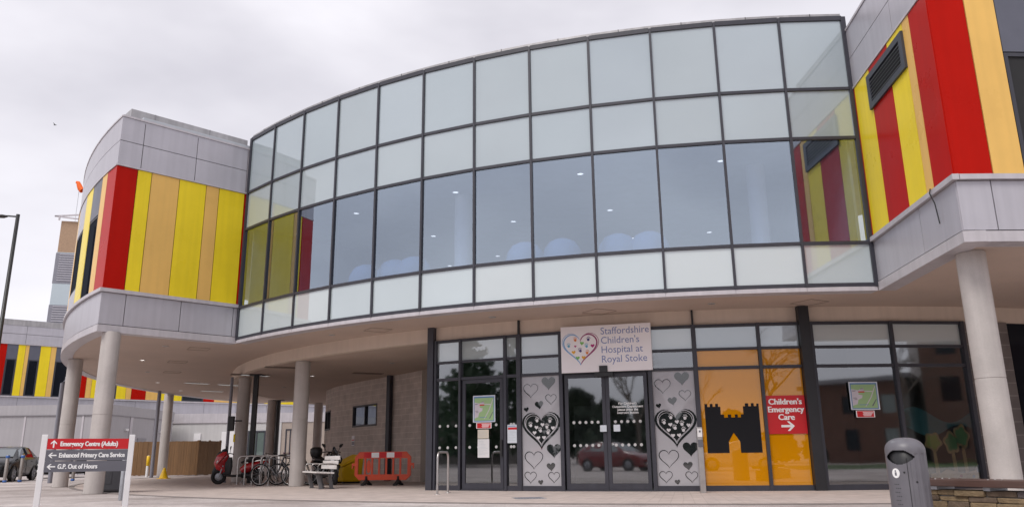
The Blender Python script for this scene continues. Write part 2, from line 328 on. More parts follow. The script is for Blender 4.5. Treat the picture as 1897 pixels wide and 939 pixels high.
g=MB(); g.ring(25.302,25.45,-205,-45,GZ-.003,GZ+.012); struct(g.build('pavement_edging',kerbm))
# ------------------------------------------------------------------ THE HOSPITAL
H=thing('hospital_building','curved modern hospital with a glass drum between red and yellow clad wings, on round columns','building',(CX,CY,GZ))
A0,DA=-136.0,3.842; RC=22.3; AR=-90.63; RI,RO=Vector((7.86,16.46,0)),Vector((7.495,12.515,0))
ang=lambda i:A0+DA*i
ZB,Z3,Z2,Z1,ZT=4.33,5.268,7.716,8.92,10.72
# --- curtain wall
FA=[frost,filmglass('frosted_glass_b',(.39,.45,.475),(.90,.95,1),.20),filmglass('frosted_glass_c',(.355,.42,.455),(.92,.96,1),.24)]
FB=[frost2,filmglass('frosted_light_glass_b',(.545,.60,.61),(.90,.95,1),.17),filmglass('frosted_light_glass_c',(.495,.565,.585),(.92,.96,1),.20)]
f=MB()
for i in range(13):
    fr=polfr(RC,ang(i)); wd=.055 if 0<i<12 else .11
    f.fbox(fr,-wd/2,wd/2,ZB-.04,ZT+.03,-.12,.045)
for i in range(12):
    fr,l=chord(RC,ang(i),ang(i+1))
    for z,h in ((ZB,.085),(Z3,.07),(Z2,.07),(Z1,.07),(ZT,.11)): f.fbox(fr,.03,l-.03,z-h/2,z+h/2,-.1,.036)
cw=f.build('curtain_wall',frame,H); cw['label']='dark anthracite grid of mullions and transoms'
for i in range(12):
    fr,l=chord(RC,ang(i),ang(i+1))
    for (z0,z1,m,nm) in ((ZB,Z3,frost2,'frosted_pane'),(Z3,Z2,vision,'vision_pane'),(Z2,Z1,frost,'frosted_pane'),(Z1,ZT,frost,'frosted_pane')):
        a,b,c=[random.uniform(-.0025,.0025) for _ in range(3)]
        p=MB(); p.fbox(fr,.028,l-.028,z0+.035,z1-.035,-.02,-.002)
        for k in range(8): p.v[k]=p.v[k]+fr.n*(a*(1 if k in(1,2,5,6) else -1)*.6+b*(1 if k>3 else -1)*.6)
        if nm=='frosted_pane': m=random.choice({frost:FA,frost2:FB}[m])
        p.build(nm,m,cw)
# roof edge above the glass
p=MB(); p.ring(RC-.45,RC+.0,A0+.1,ang(12)-.1,ZT+.056,ZT+.125,0,DA/2)
for i in range(12):
    pp=polfr(RC,ang(i)+DA/2); p.fbox(pp,-.008,.008,ZT+.06,ZT+.128,-.03,.004,1)
p.build('roof_coping',[parapet_m,blackf],H)
# fascia under the glass
p=MB(); p.ring(RC-.3,RC+.03,A0,ang(12),4.195,ZB-.045,0,DA/2); p.build('glass_fascia',silver_lip,H)
# --- soffits, bulkhead, ceilings, roof
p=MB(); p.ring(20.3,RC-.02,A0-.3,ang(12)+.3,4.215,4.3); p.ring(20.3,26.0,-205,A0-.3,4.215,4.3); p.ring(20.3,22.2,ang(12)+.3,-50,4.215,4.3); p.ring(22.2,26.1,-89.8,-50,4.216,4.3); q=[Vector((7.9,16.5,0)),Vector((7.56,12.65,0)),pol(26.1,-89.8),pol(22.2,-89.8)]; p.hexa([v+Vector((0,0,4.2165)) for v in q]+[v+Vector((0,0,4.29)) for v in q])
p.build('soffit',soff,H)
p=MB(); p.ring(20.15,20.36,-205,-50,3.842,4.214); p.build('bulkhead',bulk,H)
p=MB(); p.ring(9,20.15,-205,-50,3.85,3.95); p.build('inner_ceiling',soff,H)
p=MB(); p.ring(3,RC-.2,A0,ang(12),10.3,10.45); p.ring(3,25.6,-205,A0-.15,10.3,10.5); p.ring(3,25.6,ang(12)+.6,-50,10.3,10.5); p.build('roof',intg,H)
# --- upper interior
p=MB(); p.ring(10,RC-.13,A0+.1,ang(12)-.1,4.42,4.5); p.build('lounge_floor',carpet,H)
p=MB(); p.ring(10,RC-.13,A0+.1,ang(12)-.1,7.72,7.8); p.build('lounge_ceiling',intc,H)
p=MB(); p.ring(12.8,13,A0-2,ang(12)+2,4.5,7.72); p.fbox(polfr(13.05,-121),-1,1,4.5,6.6,0,.05,1); p.fbox(polfr(13.05,-111),-1.5,.4,5.2,6.8,0,.05,1); p.fbox(polfr(13.05,-103),-.5,.5,4.5,6.6,0,.05,1)
for a in (A0+.4,ang(12)-.4):
    fr=polfr(22.1,a); p.fbox(fr,-.03,.03,4.5,7.72,-9,0,1)
p.build('lounge_wall',[intg,intw],H)
for x,y in ((857,430),(1405,390)):
    a,_=atR(x,y,20.6); p=MB(); p.lathe([(.22,4.5),(.22,7.72)],pol(20.6,a),20); p.build('lounge_column',white,H)
glow=emit('canopy_lamp_glow',(1,.95,.88),5)
def downlight(pos,on,r=.095,lamp=None):
    p=MB(); p.lathe([(r*1.25,-.004),(r*1.25,-.016),(r,-.018),(r*.9,.0)],pos,16,0); p.lathe([(0.001,-.006),(r*.95,-.006)],pos,16,1)
    p.build('downlight',[white if on else steel,(lamp or lit) if on else blk],H)
for x,y in ((844,356),(951,410),(803,437),(1075,322),(1130,389),(1335,298),(1314,430),(660,395),(1543,290),(553,434),(922,474),(1172,441),(833,492)):
    q=atZ(x,y,7.72); downlight(Vector((q.x,q.y,7.722)),True,.085)
for x,y,on in ((264,666.5,1),(292,708,1),(335,723,1),(306.5,640.7,0),(273,688.5,0),(912,587,0),(1318,562,0),(615,620,0)):
    q=atZ(x,y,4.214); downlight(Vector((q.x,q.y,4.216)),on,.075,glow)
for x,y,on in ((578.4,695.7,1),(726,671.8,0),(526,716.4,0)):
    q=atZ(x,y,3.85); downlight(Vector((q.x,q.y,3.851)),on,.075,glow)
for x,y,z in ((429,712.6,3.85),(393,724,4.214),(365,709.4,4.214),(472,694.5,3.85)):
    q=atZ(x,y,z); p=MB(); p.box((q.x,q.y,z-.008),(1.1,.28,.02),0,rz=R_(40)); p.box((q.x,q.y,z-.019),(1.0,.2,.006),1,rz=R_(40)); p.build('strip_light',[white,emit('strip_glow',(1,.98,.95),.24) if 'strip_glow' not in MATS else MATS['strip_glow']],H)
ventm=pm('ceiling_vent_tan',(.20,.155,.13),.8)
for px,py,z,a,b in ((522,679.8,3.85,1.1,.4),(681.6,691,3.85,1.1,.4),(462,693.5,3.85,1.3,.5)):
    q=atZ(px,py,z); p=MB(); p.box((q.x,q.y,z-.008),(a,b,.02),0,rz=R_(25)); p.build('ceiling_vent',ventm,H)
edge=pm('access_panel_edge',(.30,.24,.20),.8)
for px,py in ((368,646),(329,670),(319,689),(356,709),(1110,577),(1500,560),(700,611)):
    q=atZ(px,py,4.214); p=MB(); M_=Matrix.Translation((q.x,q.y,4.209))@Matrix.Rotation(R_(30),4,'Z')
    for c_,s_ in (((0,.3,0),(.6,.014,.008)),((0,-.3,0),(.6,.014,.008)),((.3,0,.001),(.014,.6,.008)),((-.3,0,.001),(.014,.6,.008))): p.box(c_,s_,0,M_)
    p.build('access_panel',edge,H)
p=MB()
for i in range(1,12): p.fbox(polfr(RC+.03,ang(i)),-.004,.004,4.2,ZB-.05,-.02,.0015)
p.build('fascia_joint',cabd,H)
# lounge chairs behind the glass
def pod(px,py,lab,first=[None]):
    a,_=atR(px,py,21.65); pos=pol(21.65,a,4.5)
    if first[0] is None:
        r=thing('lounge_chair',lab,'chair',pos,0,'rounded blue chairs behind the upper glass')
        m=MB(); m.lathe([(.001,1.38),(.17,1.365),(.32,1.29),(.43,1.13),(.48,.92),(.48,.6),(.44,.4),(.34,.3)],(0,0,0),28,0,None,25,335); lb(m,'backrest',podm,r)
        m=MB(); m.lathe([(.001,.46),(.36,.45),(.40,.40),(.38,.32),(.3,.3)],(0,0,0),24); lb(m,'seat',podm,r)
        m=MB(); m.lathe([(.05,.32),(.05,.03),(.28,.02),(.28,0)],(0,0,0),20); lb(m,'pedestal',steel,r)
        first[0]=r; return r
    return dup(first[0],pos,R_(a*3),lab)
for k,(px,lab) in enumerate(((680,'rounded blue chair leftmost behind the upper windows'),(733,'taller left one of two rounded blue chairs left of the indoor column'),(768,'rounded blue chair directly left of the white indoor column'),(973,'rounded blue chair just right of the indoor column'),(1042,'rounded blue chair alone in the seventh upper window from the left wing'),(1146,'left one of two rounded blue chairs sharing a window above the name board'),(1204,'right one of two rounded blue chairs sharing a window above the name board'))):
    pod(px,480,lab)
# --- clad wings
PB,PT,MJ,TJ,ST=5.366,8.887,9.645,10.363,4.39
def panel_flat(fr,u0,u1,v0,v1,m,par,g=.009,nm='cladding_panel',w=0):
    p=MB(); p.fbox(fr,u0+g,u1-g,v0+g,v1-g,w-.03,w); return p.build(nm,m,par)
def panel_arc(R,a0,a1,z0,z1,m,par,g=.009,nm='cladding_panel'):
    da=math.degrees(g/R); p=MB(); p.ring(R-.03,R,a0+da,a1-da,z0+g,z1-g); return p.build(nm,m,par)
def radfr(a,R,flip):                 # frame on a radial wall; u runs along the radius
    d=Vector((math.cos(R_(a)),math.sin(R_(a)),0))
    return Fr(pol(R,a),-d if not flip else -d)
# left wing, flat end: u from the outer corner inwards
AL,RL=-136.13,26.15
d=Vector((math.cos(R_(AL)),math.sin(R_(AL)),0)); n_=Vector((-math.sin(R_(AL)),math.cos(R_(AL)),0))
FL=Fr(pol(RL,AL),-d,n_) ; LL=RL-RC-.02
cl=MB(); cl.fbox(FL,.03,LL,4.224,TJ-.024,-.2,-.034); cl.ring(RL-.2,RL-.034,-178,AL-.06,4.22,TJ-.02)
wingL=cl.build('clad_wing',joint,H)
for u0,u1,m in ((0,.56,red),(.56,.95,yellow),(.95,1.745,amber),(1.745,2.55,yellow),(2.55,2.95,amber),(2.95,LL-.07,yellow),(LL-.07,LL,red)): panel_flat(FL,u0,u1,PB,PT,m,wingL)
for u0,u1 in ((0,.625),(.625,2.17),(2.17,LL-.05)):
    panel_flat(FL,u0,u1,PT+.05,MJ,silver,wingL); panel_flat(FL,u0,u1,MJ,TJ,silver,wingL)
for u0,u1 in ((0,.625),(.625,2.13),(2.13,LL-.14),(LL-.14,LL)): panel_flat(FL,u0,u1,ST,PB-.1,silver,wingL)
panel_flat(FL,LL-.05,LL,PT+.05,TJ,silver_lip,wingL)
# curved outer side of the left wing
pat=[(-136.13,-137.95,red,0),(-137.95,-139.1,amber,0),(-139.1,-141.45,greyp,1),(-141.45,-143.8,yellow,0),(-143.8,-147.6,silver,2),(-147.6,-150.5,amber,0),(-150.5,-153,yellow,0),(-153,-157,silver,2),(-157,-160,red,0),(-160,-163,amber,0),(-163,-167,greyp,1),(-167,-172,yellow,0),(-172,-178,silver,0)]
for a0,a1,m,k in pat:
    if k:
        zb,zt=(PB+.0,7.75) if k==1 else (5.92,7.82)
        panel_arc(RL,a1,a0,zt,PT,m,wingL)
        if k==2: panel_arc(RL,a1,a0,PB,zb,m,wingL)
        wn=MB(); wn.ring(RL-.16,RL-.01,a1+.02,a0-.02,zb+.01,zb+.06); wn.ring(RL-.16,RL-.01,a1+.02,a0-.02,zt-.06,zt-.01); wn.ring(RL-.16,RL-.01,a1+.02,a1+.14,zb+.06,zt-.06); wn.ring(RL-.16,RL-.01,a0-.14,a0-.02,zb+.06,zt-.06)
        wf=wn.build('window',frame,H); gl=MB(); gl.ring(RL-.03,RL-.02,a1+.14,a0-.14,zb+.06,zt-.06); gl.build('window_pane',filmglass('dark_pane',(.012,.014,.02),(.8,.9,1),.02,.035) if 'dark_pane' not in MATS else MATS['dark_pane'],wf)
    else: panel_arc(RL,a1,a0,PB,PT,m,wingL)
for a0,a1 in ((-136.13,-150),(-150,-164),(-164,-178)):
    panel_arc(RL,a1,a0,PT+.05,MJ,silver,wingL); panel_arc(RL,a1,a0,MJ,TJ,silver,wingL); panel_arc(RL,a1,a0,ST,PB-.1,silver,wingL)
tr=MB(); tr.fbox(FL,-.07,LL,PB-.099,PB-.001,-.04,.07); tr.ring(RL-.04,RL+.07,-178,AL-.1,PB-.096,PB-.004); tr.fbox(FL,0,LL,PT+.001,PT+.049,-.04,.025); tr.ring(RL-.04,RL+.025,-178,AL-.02,PT+.004,PT+.046); tr.build('panel_trim',silver_lip,H)
tr=MB(); tr.fbox(FL,-.01,LL+.02,4.191,ST-.009,-.35,.012); tr.ring(RL-.35,RL+.012,-205,AL-.06,4.195,ST-.012); tr.build('wing_fascia',silver_lip,H)
tr=MB(); tr.fbox(FL,.0,LL+.05,TJ-.003,TJ+.053,-.25,.02); tr.ring(RL-.3,RL+.02,-178,AL-.04,TJ,TJ+.05); 
tr.fbox(FL,.28,LL+.02,TJ+.056,10.784,-1.2,-.28,1); tr.ring(RL-1.2,RL-.28,-178,AL-.65,TJ+.05,10.78,1)
for u in (.95,2.6): tr.fbox(FL,u,u+.02,TJ+.06,10.79,-.3,-.272,2)
tr.build('parapet',[silver_lip,parapet_m,cabd],H)
# right wing: inner radial wall and curved front
RR=26.27
d=(RO-RI).normalized(); FRt=Fr(RI,d,(d.y,-d.x,0)); LR=(RO-RI).length
if FRt.n.x>0: FRt.n=-FRt.n
cl=MB(); cl.fbox(FRt,0,LR-.03,4.224,TJ-.024,-.2,-.034); cl.ring(RR-.2,RR-.034,AR+.06,-55,4.22,TJ-.02)
wingR=cl.build('clad_wing',joint,H)
o_=RC+.03
for r0,r1,m in ((o_,o_+.06,red),(o_+.06,23.32,yellow),(23.32,24.39,red),(24.39,25.19,yellow),(25.19,25.5,amber),(25.5,RR,red)): panel_flat(FRt,r0-o_,r1-o_,PB,PT,m,wingR)
for r0,r1 in ((o_,24.76),(24.76,RR)):
    panel_flat(FRt,r0-o_,r1-o_,PT+.05,MJ,silver,wingR); panel_flat(FRt,r0-o_,r1-o_,MJ,TJ,silver,wingR); panel_flat(FRt,r0-o_,r1-o_,ST,PB-.1,silver,wingR)
patR=[(AR,-89.19,red,0),(-89.19,-87.98,amber,0),(-87.98,-84.8,greyp,1),(-84.8,-82.5,yellow,0),(-82.5,-80,red,0),(-80,-76,greyp,1),(-76,-73,amber,0),(-73,-69,yellow,0),(-69,-55,red,0)]
for a0,a1,m,k in patR:
    if k:
        panel_arc(RR,a0,a1,7.66,PT,m,wingR)
        wn=MB(); zb,zt=PB,7.66
        wn.ring(RR-.16,RR-.005,a0+.02,a1-.02,zb+.01,zb+.07); wn.ring(RR-.16,RR-.005,a0+.02,a1-.02,zt-.08,zt-.01); wn.ring(RR-.16,RR-.005,a0+.02,a0+.17,zb+.07,zt-.08); wn.ring(RR-.16,RR-.005,a1-.17,a1-.02,zb+.07,zt-.08)
        wf=wn.build('window',frame,H); gl=MB(); gl.ring(RR-.1,RR-.09,a0+.17,a1-.17,zb+.07,zt-.08); gl.build('window_pane',vision,wf)
    else: panel_arc(RR,a0,a1,PB,PT,m,wingR)
for a0,a1 in ((AR,-89.35),(-89.35,-85.6),(-85.6,-80),(-80,-55)):
    panel_arc(RR,a0,a1,PT+.05,MJ,silver,wingR); panel_arc(RR,a0,a1,MJ,TJ,silver,wingR); panel_arc(RR,a0,a1,ST,PB-.1,silver,wingR)
tr=MB(); tr.fbox(FRt,0,LR+.07,PB-.099,PB-.001,-.04,.07); tr.ring(RR-.04,RR+.07,AR+.1,-55,PB-.096,PB-.004); tr.fbox(FRt,0,LR,PT+.001,PT+.049,-.04,.02); tr.ring(RR-.04,RR+.02,AR+.02,-55,PT+.004,PT+.046); tr.build('panel_trim',silver_lip,H)
tr=MB(); tr.fbox(FRt,-.02,LR+.01,4.191,ST-.009,-.35,.012); tr.ring(RR-.35,RR+.012,AR+.06,-50,4.195,ST-.012); tr.build('wing_fascia',silver_lip,H)
tr=MB(); tr.fbox(FRt,0,LR,TJ-.003,TJ+.053,-.25,.02); tr.ring(RR-.3,RR+.02,AR+.05,-55,TJ,TJ+.05); tr.fbox(FRt,0,LR-.3,TJ+.056,10.85,-1.2,-.28,1); tr.build('parapet',[silver_lip,parapet_m],H)
# louvred vent on the right wing's inner wall
v=MB(); u0,u1,z0,z1=23.25-o_,25.2-o_,7.95,8.72
for a,b,c,e in ((u0,u1,z0,z0+.13),(u0,u1,z1-.13,z1),(u0,u0+.16,z0+.13,z1-.13),(u1-.16,u1,z0+.13,z1-.13)): v.fbox(FRt,a,b,c,e,-.02,.05)
v.fbox(FRt,u0+.16,u1-.16,z0+.13,z1-.13,-.02,.004,1); vent=v.build('vent_frame',[pm('vent_grey',(.050,.054,.070),.4,.2),blk],H)
v=MB()
for k in range(6):
    z=z0+.16+k*.078; v.hexa([FRt.p(u0+.16,z,.045),FRt.p(u1-.16,z,.045),FRt.p(u1-.16,z+.05,.008),FRt.p(u0+.16,z+.05,.008),FRt.p(u0+.16,z+.012,.045),FRt.p(u1-.16,z+.012,.045),FRt.p(u1-.16,z+.062,.008),FRt.p(u0+.16,z+.062,.008)])
v.build('louvre_blades',pm('blade_grey',(.17,.175,.19),.4,.3),vent)
c_=MB(); q=[FRt.p(25.55-o_,5.38,.09),FRt.p(25.52-o_,5.3,.1),FRt.p(25.55-o_,5.1,.05),FRt.p(25.58-o_,4.72,.03)]; c_.loft(q,.012,6); c_.build('loose_cable',blk,H)
# --- columns, pipes
splash=pm('column_splash_dirt',(.27,.24,.22),.85,var=.35,scale=9)
def column(x,y,R,base=GZ,r=.235,top=4.214):
    p=MB(); [p.lathe(q_,(x,y,0),28) for q_ in ([(r,base+.012),(r,base+1.98)],[(r,base+1.98),(r-.007,base+1.983)],[(r-.007,base+1.983),(r-.007,base+1.997)],[(r-.007,base+1.997),(r,base+2.0)],[(r,base+2.0),(r,top-.03)],[(r,top-.03),(r-.02,top-.025)],[(r-.02,top-.025),(r-.02,top)])]; p.lathe([(r+.03,base),(r+.012,base+.012)],(x,y,0),28,1); c=p.build('column',[conc,splash],H)
for x,y,top in ((-10.86,21.04,4.214),(-14.9,26.7,4.214),(-18.2,41.9,4.214),(8.02,13.3,4.214),(-6.70,25.05,3.85),(-10.2,30.0,3.85),(-12.75,42.0,3.85),(-10.9,44.5,3.85)): column(x,y,0,top=top)
def pipe(pts,r,m=pipem,nm='drainpipe'): p=MB(); p.loft(pts,r,10); p.build(nm,m,H)
q=atZ(92,894,GZ); pipe([(q.x,q.y,GZ),(q.x,q.y,3.9),(q.x+.05,q.y+.15,4.1),(q.x+.2,q.y+.3,4.2)],.085)
q=atZ(280,884,GZ); pipe([(q.x,q.y,GZ),(q.x,q.y,4.2)],.09)
for x,y,m in ((-9.42,28.94,blackf),(-12.4,42,blackf)):
    p=MB(); p.box((x,y,1.94),(.16,.16,3.82)); p.box((x,y,3.83),(.5,.5,.03)); p.build('steel_post',m,H)
p=MB(); p.loft([(-10.62,29.8,GZ),(-10.62,29.8,3.85)],.06,8); p.build('drainpipe',pipem,H)
# --- stone faced drum wall behind the canopy
pts=[(-3.25,28.05),(-3.61,28.62),(-4.38,29.66),(-5.15,30.7),(-5.92,31.72),(-6.6,32.7),(-7.25,33.65),(-7.75,34.5),(-8.05,35.12),(-8.62,36.5),(-8.78,37.2),(-8.9,38.5),(-8.7,40.2),(-8,42.5),(-6,46)]
def subdiv(pts,k=3):
    out=[]
    for i in range(len(pts)-1):
        for j in range(k): out.append(tuple(pts[i][c]+(pts[i+1][c]-pts[i][c])*j/k for c in(0,1)))
    return out+[pts[-1]]
def plan_x(px):                       # where a sight column meets the drum wall's plan
    dx=(px-948.5)/FPX/math.cos(PIT)*.985
    for i in range(len(pts)-1):
        (x0,y0),(x1,y1)=pts[i],pts[i+1]; f0=x0-dx*y0; f1=x1-dx*y1
        if f0*f1<=0: k=f0/(f0-f1); return i+k
    return None
wl=MB(); win=[(plan_x(704),plan_x(661)),(8.02,8.95)]; zb,zt=2.05,2.9
stn=sorted(set([i/3 for i in range(3*(len(pts)-1)+1)]+[q for w_ in win for q in w_]))
def wp(s): i=min(int(s),len(pts)-2); k=s-i; return Vector((pts[i][0]+(pts[i+1][0]-pts[i][0])*k,pts[i][1]+(pts[i+1][1]-pts[i][1])*k,0))
cum=0
for s0,s1 in zip(stn[:-1],stn[1:]):
    a,b=wp(s0),wp(s1); l=(b-a).length; mid=(s0+s1)/2; inw=any(w_[0]<mid<w_[1] for w_ in win)
    nn=(b-a).normalized().cross(Vector((0,0,1)))
    for z0,z1 in (((GZ,zb),(zt,3.85)) if inw else ((GZ,3.85),)):
        wl.add([a+Vector((0,0,z0)),b+Vector((0,0,z0)),b+Vector((0,0,z1)),a+Vector((0,0,z1))],[(0,1,2,3)],0,[[(cum,z0),(cum+l,z0),(cum+l,z1),(cum,z1)]])
    cum+=l
drum=wl.build('stone_wall',block,H)
for w_ in win:
    a,b=wp(w_[0]),wp(w_[1]); fr=Fr(a,b-a); 
    if fr.n.y>0: fr.n=-fr.n
    l=(b-a).length; m=MB()
    for u0,u1,v0,v1 in ((0,l,zb,zb+.07),(0,l,zt-.06,zt),(0,.06,zb+.07,zt-.06),(l-.06,l,zb+.07,zt-.06),(l*.48-.025,l*.48+.025,zb+.07,zt-.06)): m.fbox(fr,u0,u1,v0,v1,-.25,.02)
    wf=m.build('window',frame,H); m=MB(); m.fbox(fr,.06,l-.06,zb+.07,zt-.06,-.06,-.05); m.build('window_pane',filmglass('mirror_pane',(.012,.014,.02),(.8,.9,1),.28) if 'mirror_pane' not in MATS else MATS['mirror_pane'],wf)
# corner pier, steel post in front of the wall, recessed glazing
p=MB(); a=Vector((-3.25,28.05,0)); b=Vector((-2.98,28.0,0)); fr=Fr(a,b-a,(0,-1,0)); p.fbox(fr,0,.28,GZ,3.85,-.5,.02); p.build('wall_pier',beige,H)
sp=wp(plan_x(729)); p=MB(); p.box((sp.x-.05,sp.y-.16,1.94),(.17,.17,3.82),0,rz=R_(-35)); p.build('steel_post',frame,H)
gfr=Fr((-2.97,28.0,0),(1,-.12,0)); m=MB()
for u0,u1,v0,v1 in ((0,5,GZ,.12),(0,5,2.8,2.88),(0,5,3.2,3.27),(0,5,3.78,3.85),(0,.09,.12,3.78),(.62,.69,.12,3.78),(2.2,2.27,.12,3.78)): m.fbox(gfr,u0,u1,v0,v1,-.06,.06)
rg=m.build('recessed_glazing',frame,H); m=MB(); m.fbox(gfr,.09,5,.12,2.8,-.01,.01); m.fbox(gfr,.09,5,2.88,3.2,-.01,.01); m.build('window_pane',shop,rg); m=MB(); m.fbox(gfr,.09,5,3.27,3.78,-.01,.01); m.build('frosted_pane',frost2,rg)
# --- ground-floor interior
p=MB(); p.ring(9,20.2,-119,-60,GZ+.002,GZ+.02); p.build('lobby_floor',carpet,H)
p=MB(); p.ring(15.3,15.5,-119,-60,GZ+.02,3.85); p.fbox(polfr(15.55,-108),-1.2,1.2,.05,2.3,0,.05,1); p.fbox(polfr(15.55,-96),-2,2,.8,2.3,0,.05,2)
fr=Fr(pol(20.2,-119.2),pol(15.5,-119.2)-pol(20.2,-119.2)); p.fbox(fr,0,4.7,GZ+.02,3.85,-.1,0,3)
fr=Fr(pol(20.2,-81.5),pol(15.5,-81.5)-pol(20.2,-81.5)); p.fbox(fr,0,4.7,GZ+.02,3.85,-.1,0)
p.build('lobby_wall',[intd,intw,intg,green],H)
for x,y in ((878,689),(1690,652),(1548,655)):
    q=atR(x,y,18.6); downlight(pol(18.3,q[0],3.851),True,.13)
# --- entrance screen
RS=20.4; zS,zH,zK,zG=.15,2.81,3.255,3.85
m=MB(); scr_panes=[]
def vert(a,w=.07,z1=zG,z0=GZ,d=.07,mi=0):
    fr=polfr(RS,a); m.fbox(fr,-w/2,w/2,z0,z1,-.09,d,mi)
vert(-119.2,.19,4.214,d=.10); vert(-92.6,.245,4.214,d=.16,mi=1)
for a,wd in ((-116.68,.06),(-113.05,.07),(-112.0,.11),(-108.9,.09),(-102.8,.09),(-99.78,.10),(-95.57,.07),(-86.8,.075),(-81.8,.09),(-118.8,.06),(-92.1,.06)): vert(a,wd)
vert(-112.0,.045,4.213,zG,.03,1); vert(-99.78,.045,4.213,zG,.03,1)
bays=[(-118.72,-116.77,'c'),(-116.59,-113.16,'d'),(-112.94,-112.17,'c'),(-111.83,-109.03,'h'),(-108.76,-102.94,'D'),(-102.66,-99.93,'h'),(-99.62,-95.68,'o'),(-95.46,-92.97,'o'),(-92.01,-86.92,'c'),(-86.68,-81.94,'c')]
bayfr={}
for a0,a1,k in bays:
    fr,l=chord(RS,a0,a1); bayfr[(a0,k)]=(fr,l)
    for z0,z1 in ((zG-.07,zG),(zK-.03,zK+.03),(zH-.035,zH+.035),(GZ,zS)):
        if z0==GZ and k in 'dD': z1=.06
        m.fbox(fr,-.02,l+.02,z0,z1,-.07,.045)
scr=m.build('entrance_screen',[frame,blackf],H); scr['label']='dark framed glass entrance front set back under the canopy'
def pane(fr,l,z0,z1,mat,nm,w=-.01): p=MB(); p.fbox(fr,0,l,z0,z1,w-.012,w); return p.build(nm,mat,scr)
handw=pm('print_pale',(.62,.60,.62),.6); heartd=filmglass('clear_heart_gap',(.020,.024,.026),(1,1,1),.12)
def heart_panel(fr,l):
    p=MB(); p.fbox(fr,0,l,zS,zH-.035,-.022,-.01,0); h=zH-.035-zS; s=l
    U=lambda x:x/300*l; V=lambda y:zS+h*(1-(y-50)/865)
    o0,o1=-.01,-.004
    for x,y,sz,ro in ((213,110,.36,0),(137,282,.22,.15),(36,315,.13,.2),(244,645,.37,0),(219,768,.22,.1),(138,885,.13,.1)): p.poly(fr,heart(U(x),V(y+4),sz*s,ro),o0,o1,1)
    p.poly(fr,heart(U(150),V(490),1.0*s,0,40),o0,o1,1)
    outline(p,fr,heart(U(150),V(478),.86*s,0,48),.03*s,o1,o1+.002,0,0,46); outline(p,fr,heart(U(150),V(484),.80*s,.03,48),.012*s,o1,o1+.002,2,2,44)
    for x,y,sz in ((72,165,.38),(229,240,.28),(88,715,.46),(60,848,.30),(240,848,.28)):
        hp=heart(U(x),V(y+4),sz*s,0,40); outline(p,fr,hp,.020*s,o0,o1,1,1,20); outline(p,fr,hp,.014*s,o0,o1,1,21,40)
    for x,y,ro in ((118,408,0),(218,414,-.2),(68,445,.15),(194,460,-.1),(144,488,.3),(202,505,-.2)): hand(p,fr,U(x),V(y),.13*s,ro,o1,o1+.003,2)
    for x,y in ((160,435),(112,455),(240,462),(97,497),(126,538),(170,536)): p.poly(fr,heart(U(x),V(y+8),.10*s,random.uniform(-.2,.2),18),o1,o1+.003,2)
    return p.build('heart_film_pane',[heartg,heartd,handw],scr)
dotm=pm('dot_film',(.50,.50,.50),.6)
def dots(fr,l,par,z,n,u0=.1,w=.004):
    p=MB()
    for i in range(n): p.poly(fr,ell(u0+(l-2*u0)*(i/(n-1) if n>1 else .5),z,.036,.036,14),w-.004,w)
    p.build('dot_pattern',dotm,par)
for (a0,k),(fr,l) in bayfr.items():
    if k!='D': pane(fr,l,zK+.03,zG-.07,frost2 if k!='o' else frost,'frosted_pane')
    if k=='o':
        pane(fr,l,zH+.035,zK-.03,orangeg,'orange_pane'); pane(fr,l,zS,zH-.035,orangeg,'orange_pane')
    elif k=='h':
        pane(fr,l,zH+.035,zK-.03,shop,'clear_pane'); heart_panel(fr,l)
    elif k in 'cd':
        pane(fr,l,zH+.035,zK-.03,shop,'clear_pane')
        if k=='c':
            pane(fr,l,zS,zH-.035,shop,'clear_pane')
            if a0<-112: dots(fr,l,scr,1.62,3 if l>.5 else 2,.1); dots(fr,l,scr,1.08,3 if l>.5 else 2,.1)
def leaf(fr,u0,u1,nm,handle=None,w0=-.05,w1=.02,dn=5):
    m=MB(); z0,z1=.065,zH-.04; s=.085
    for a,b,c,e in ((u0,u1,z0,z0+.14),(u0,u1,z1-.09,z1),(u0,u0+s,z0+.14,z1-.09),(u1-s,u1,z0+.14,z1-.09)): m.fbox(fr,a,b,c,e,w0,w1)
    dr=m.build(nm,frame,H); g_=MB(); g_.fbox(fr,u0+s,u1-s,z0+.14,z1-.09,-.02,-.008); g_.build('door_glass',shop,dr)
    f2=Fr(fr.p(u0+s,0,0),fr.r,fr.n); dots(f2,u1-u0-2*s,dr,1.62,dn,.12,-.003); dots(f2,u1-u0-2*s,dr,1.08,dn,.12,-.003)
    if handle is not None:
        g_=MB(); g_.fbox(fr,handle-.03,handle+.03,.85,1.25,.02,.06); g_.build('door_handle',blk,dr)
    return dr
fr,l=bayfr[(-116.59,'d')]; leaf(fr,.03,l-.03,'side_door',l-.075,dn=4)
fD,lD=bayfr[(-108.76,'D')]
leaf(fD,.03,lD/2-.004,'sliding_door'); leaf(fD,lD/2+.004,lD-.03,'sliding_door')
m=MB(); m.fbox(fD,lD/2-.10,lD/2+.10,zH-.02,zH+.13,.13,.2); m.fbox(fD,lD/2-.22,lD/2+.22,zH-.12,zH-.02,.05,.17); m.build('door_sensor',blk,H)
m=text("For Children's\nOutpatient Department\nplease press the\nintercom button",.076,fD,lD*.75,2.02,.0,.002); m.build('door_lettering',letw,H)
def place(x0,y0,x1,y1,R):              # chord frame on ring R spanning the given sight lines
    a0,_=atR(x0,(y0+y1)/2,R); a1,_=atR(x1,(y0+y1)/2,R); fr,l=chord(R,a0,a1); zt=atR((x0+x1)/2,y0,R)[1]; zb=atR((x0+x1)/2,y1,R)[1]; return fr,l,zb,zt
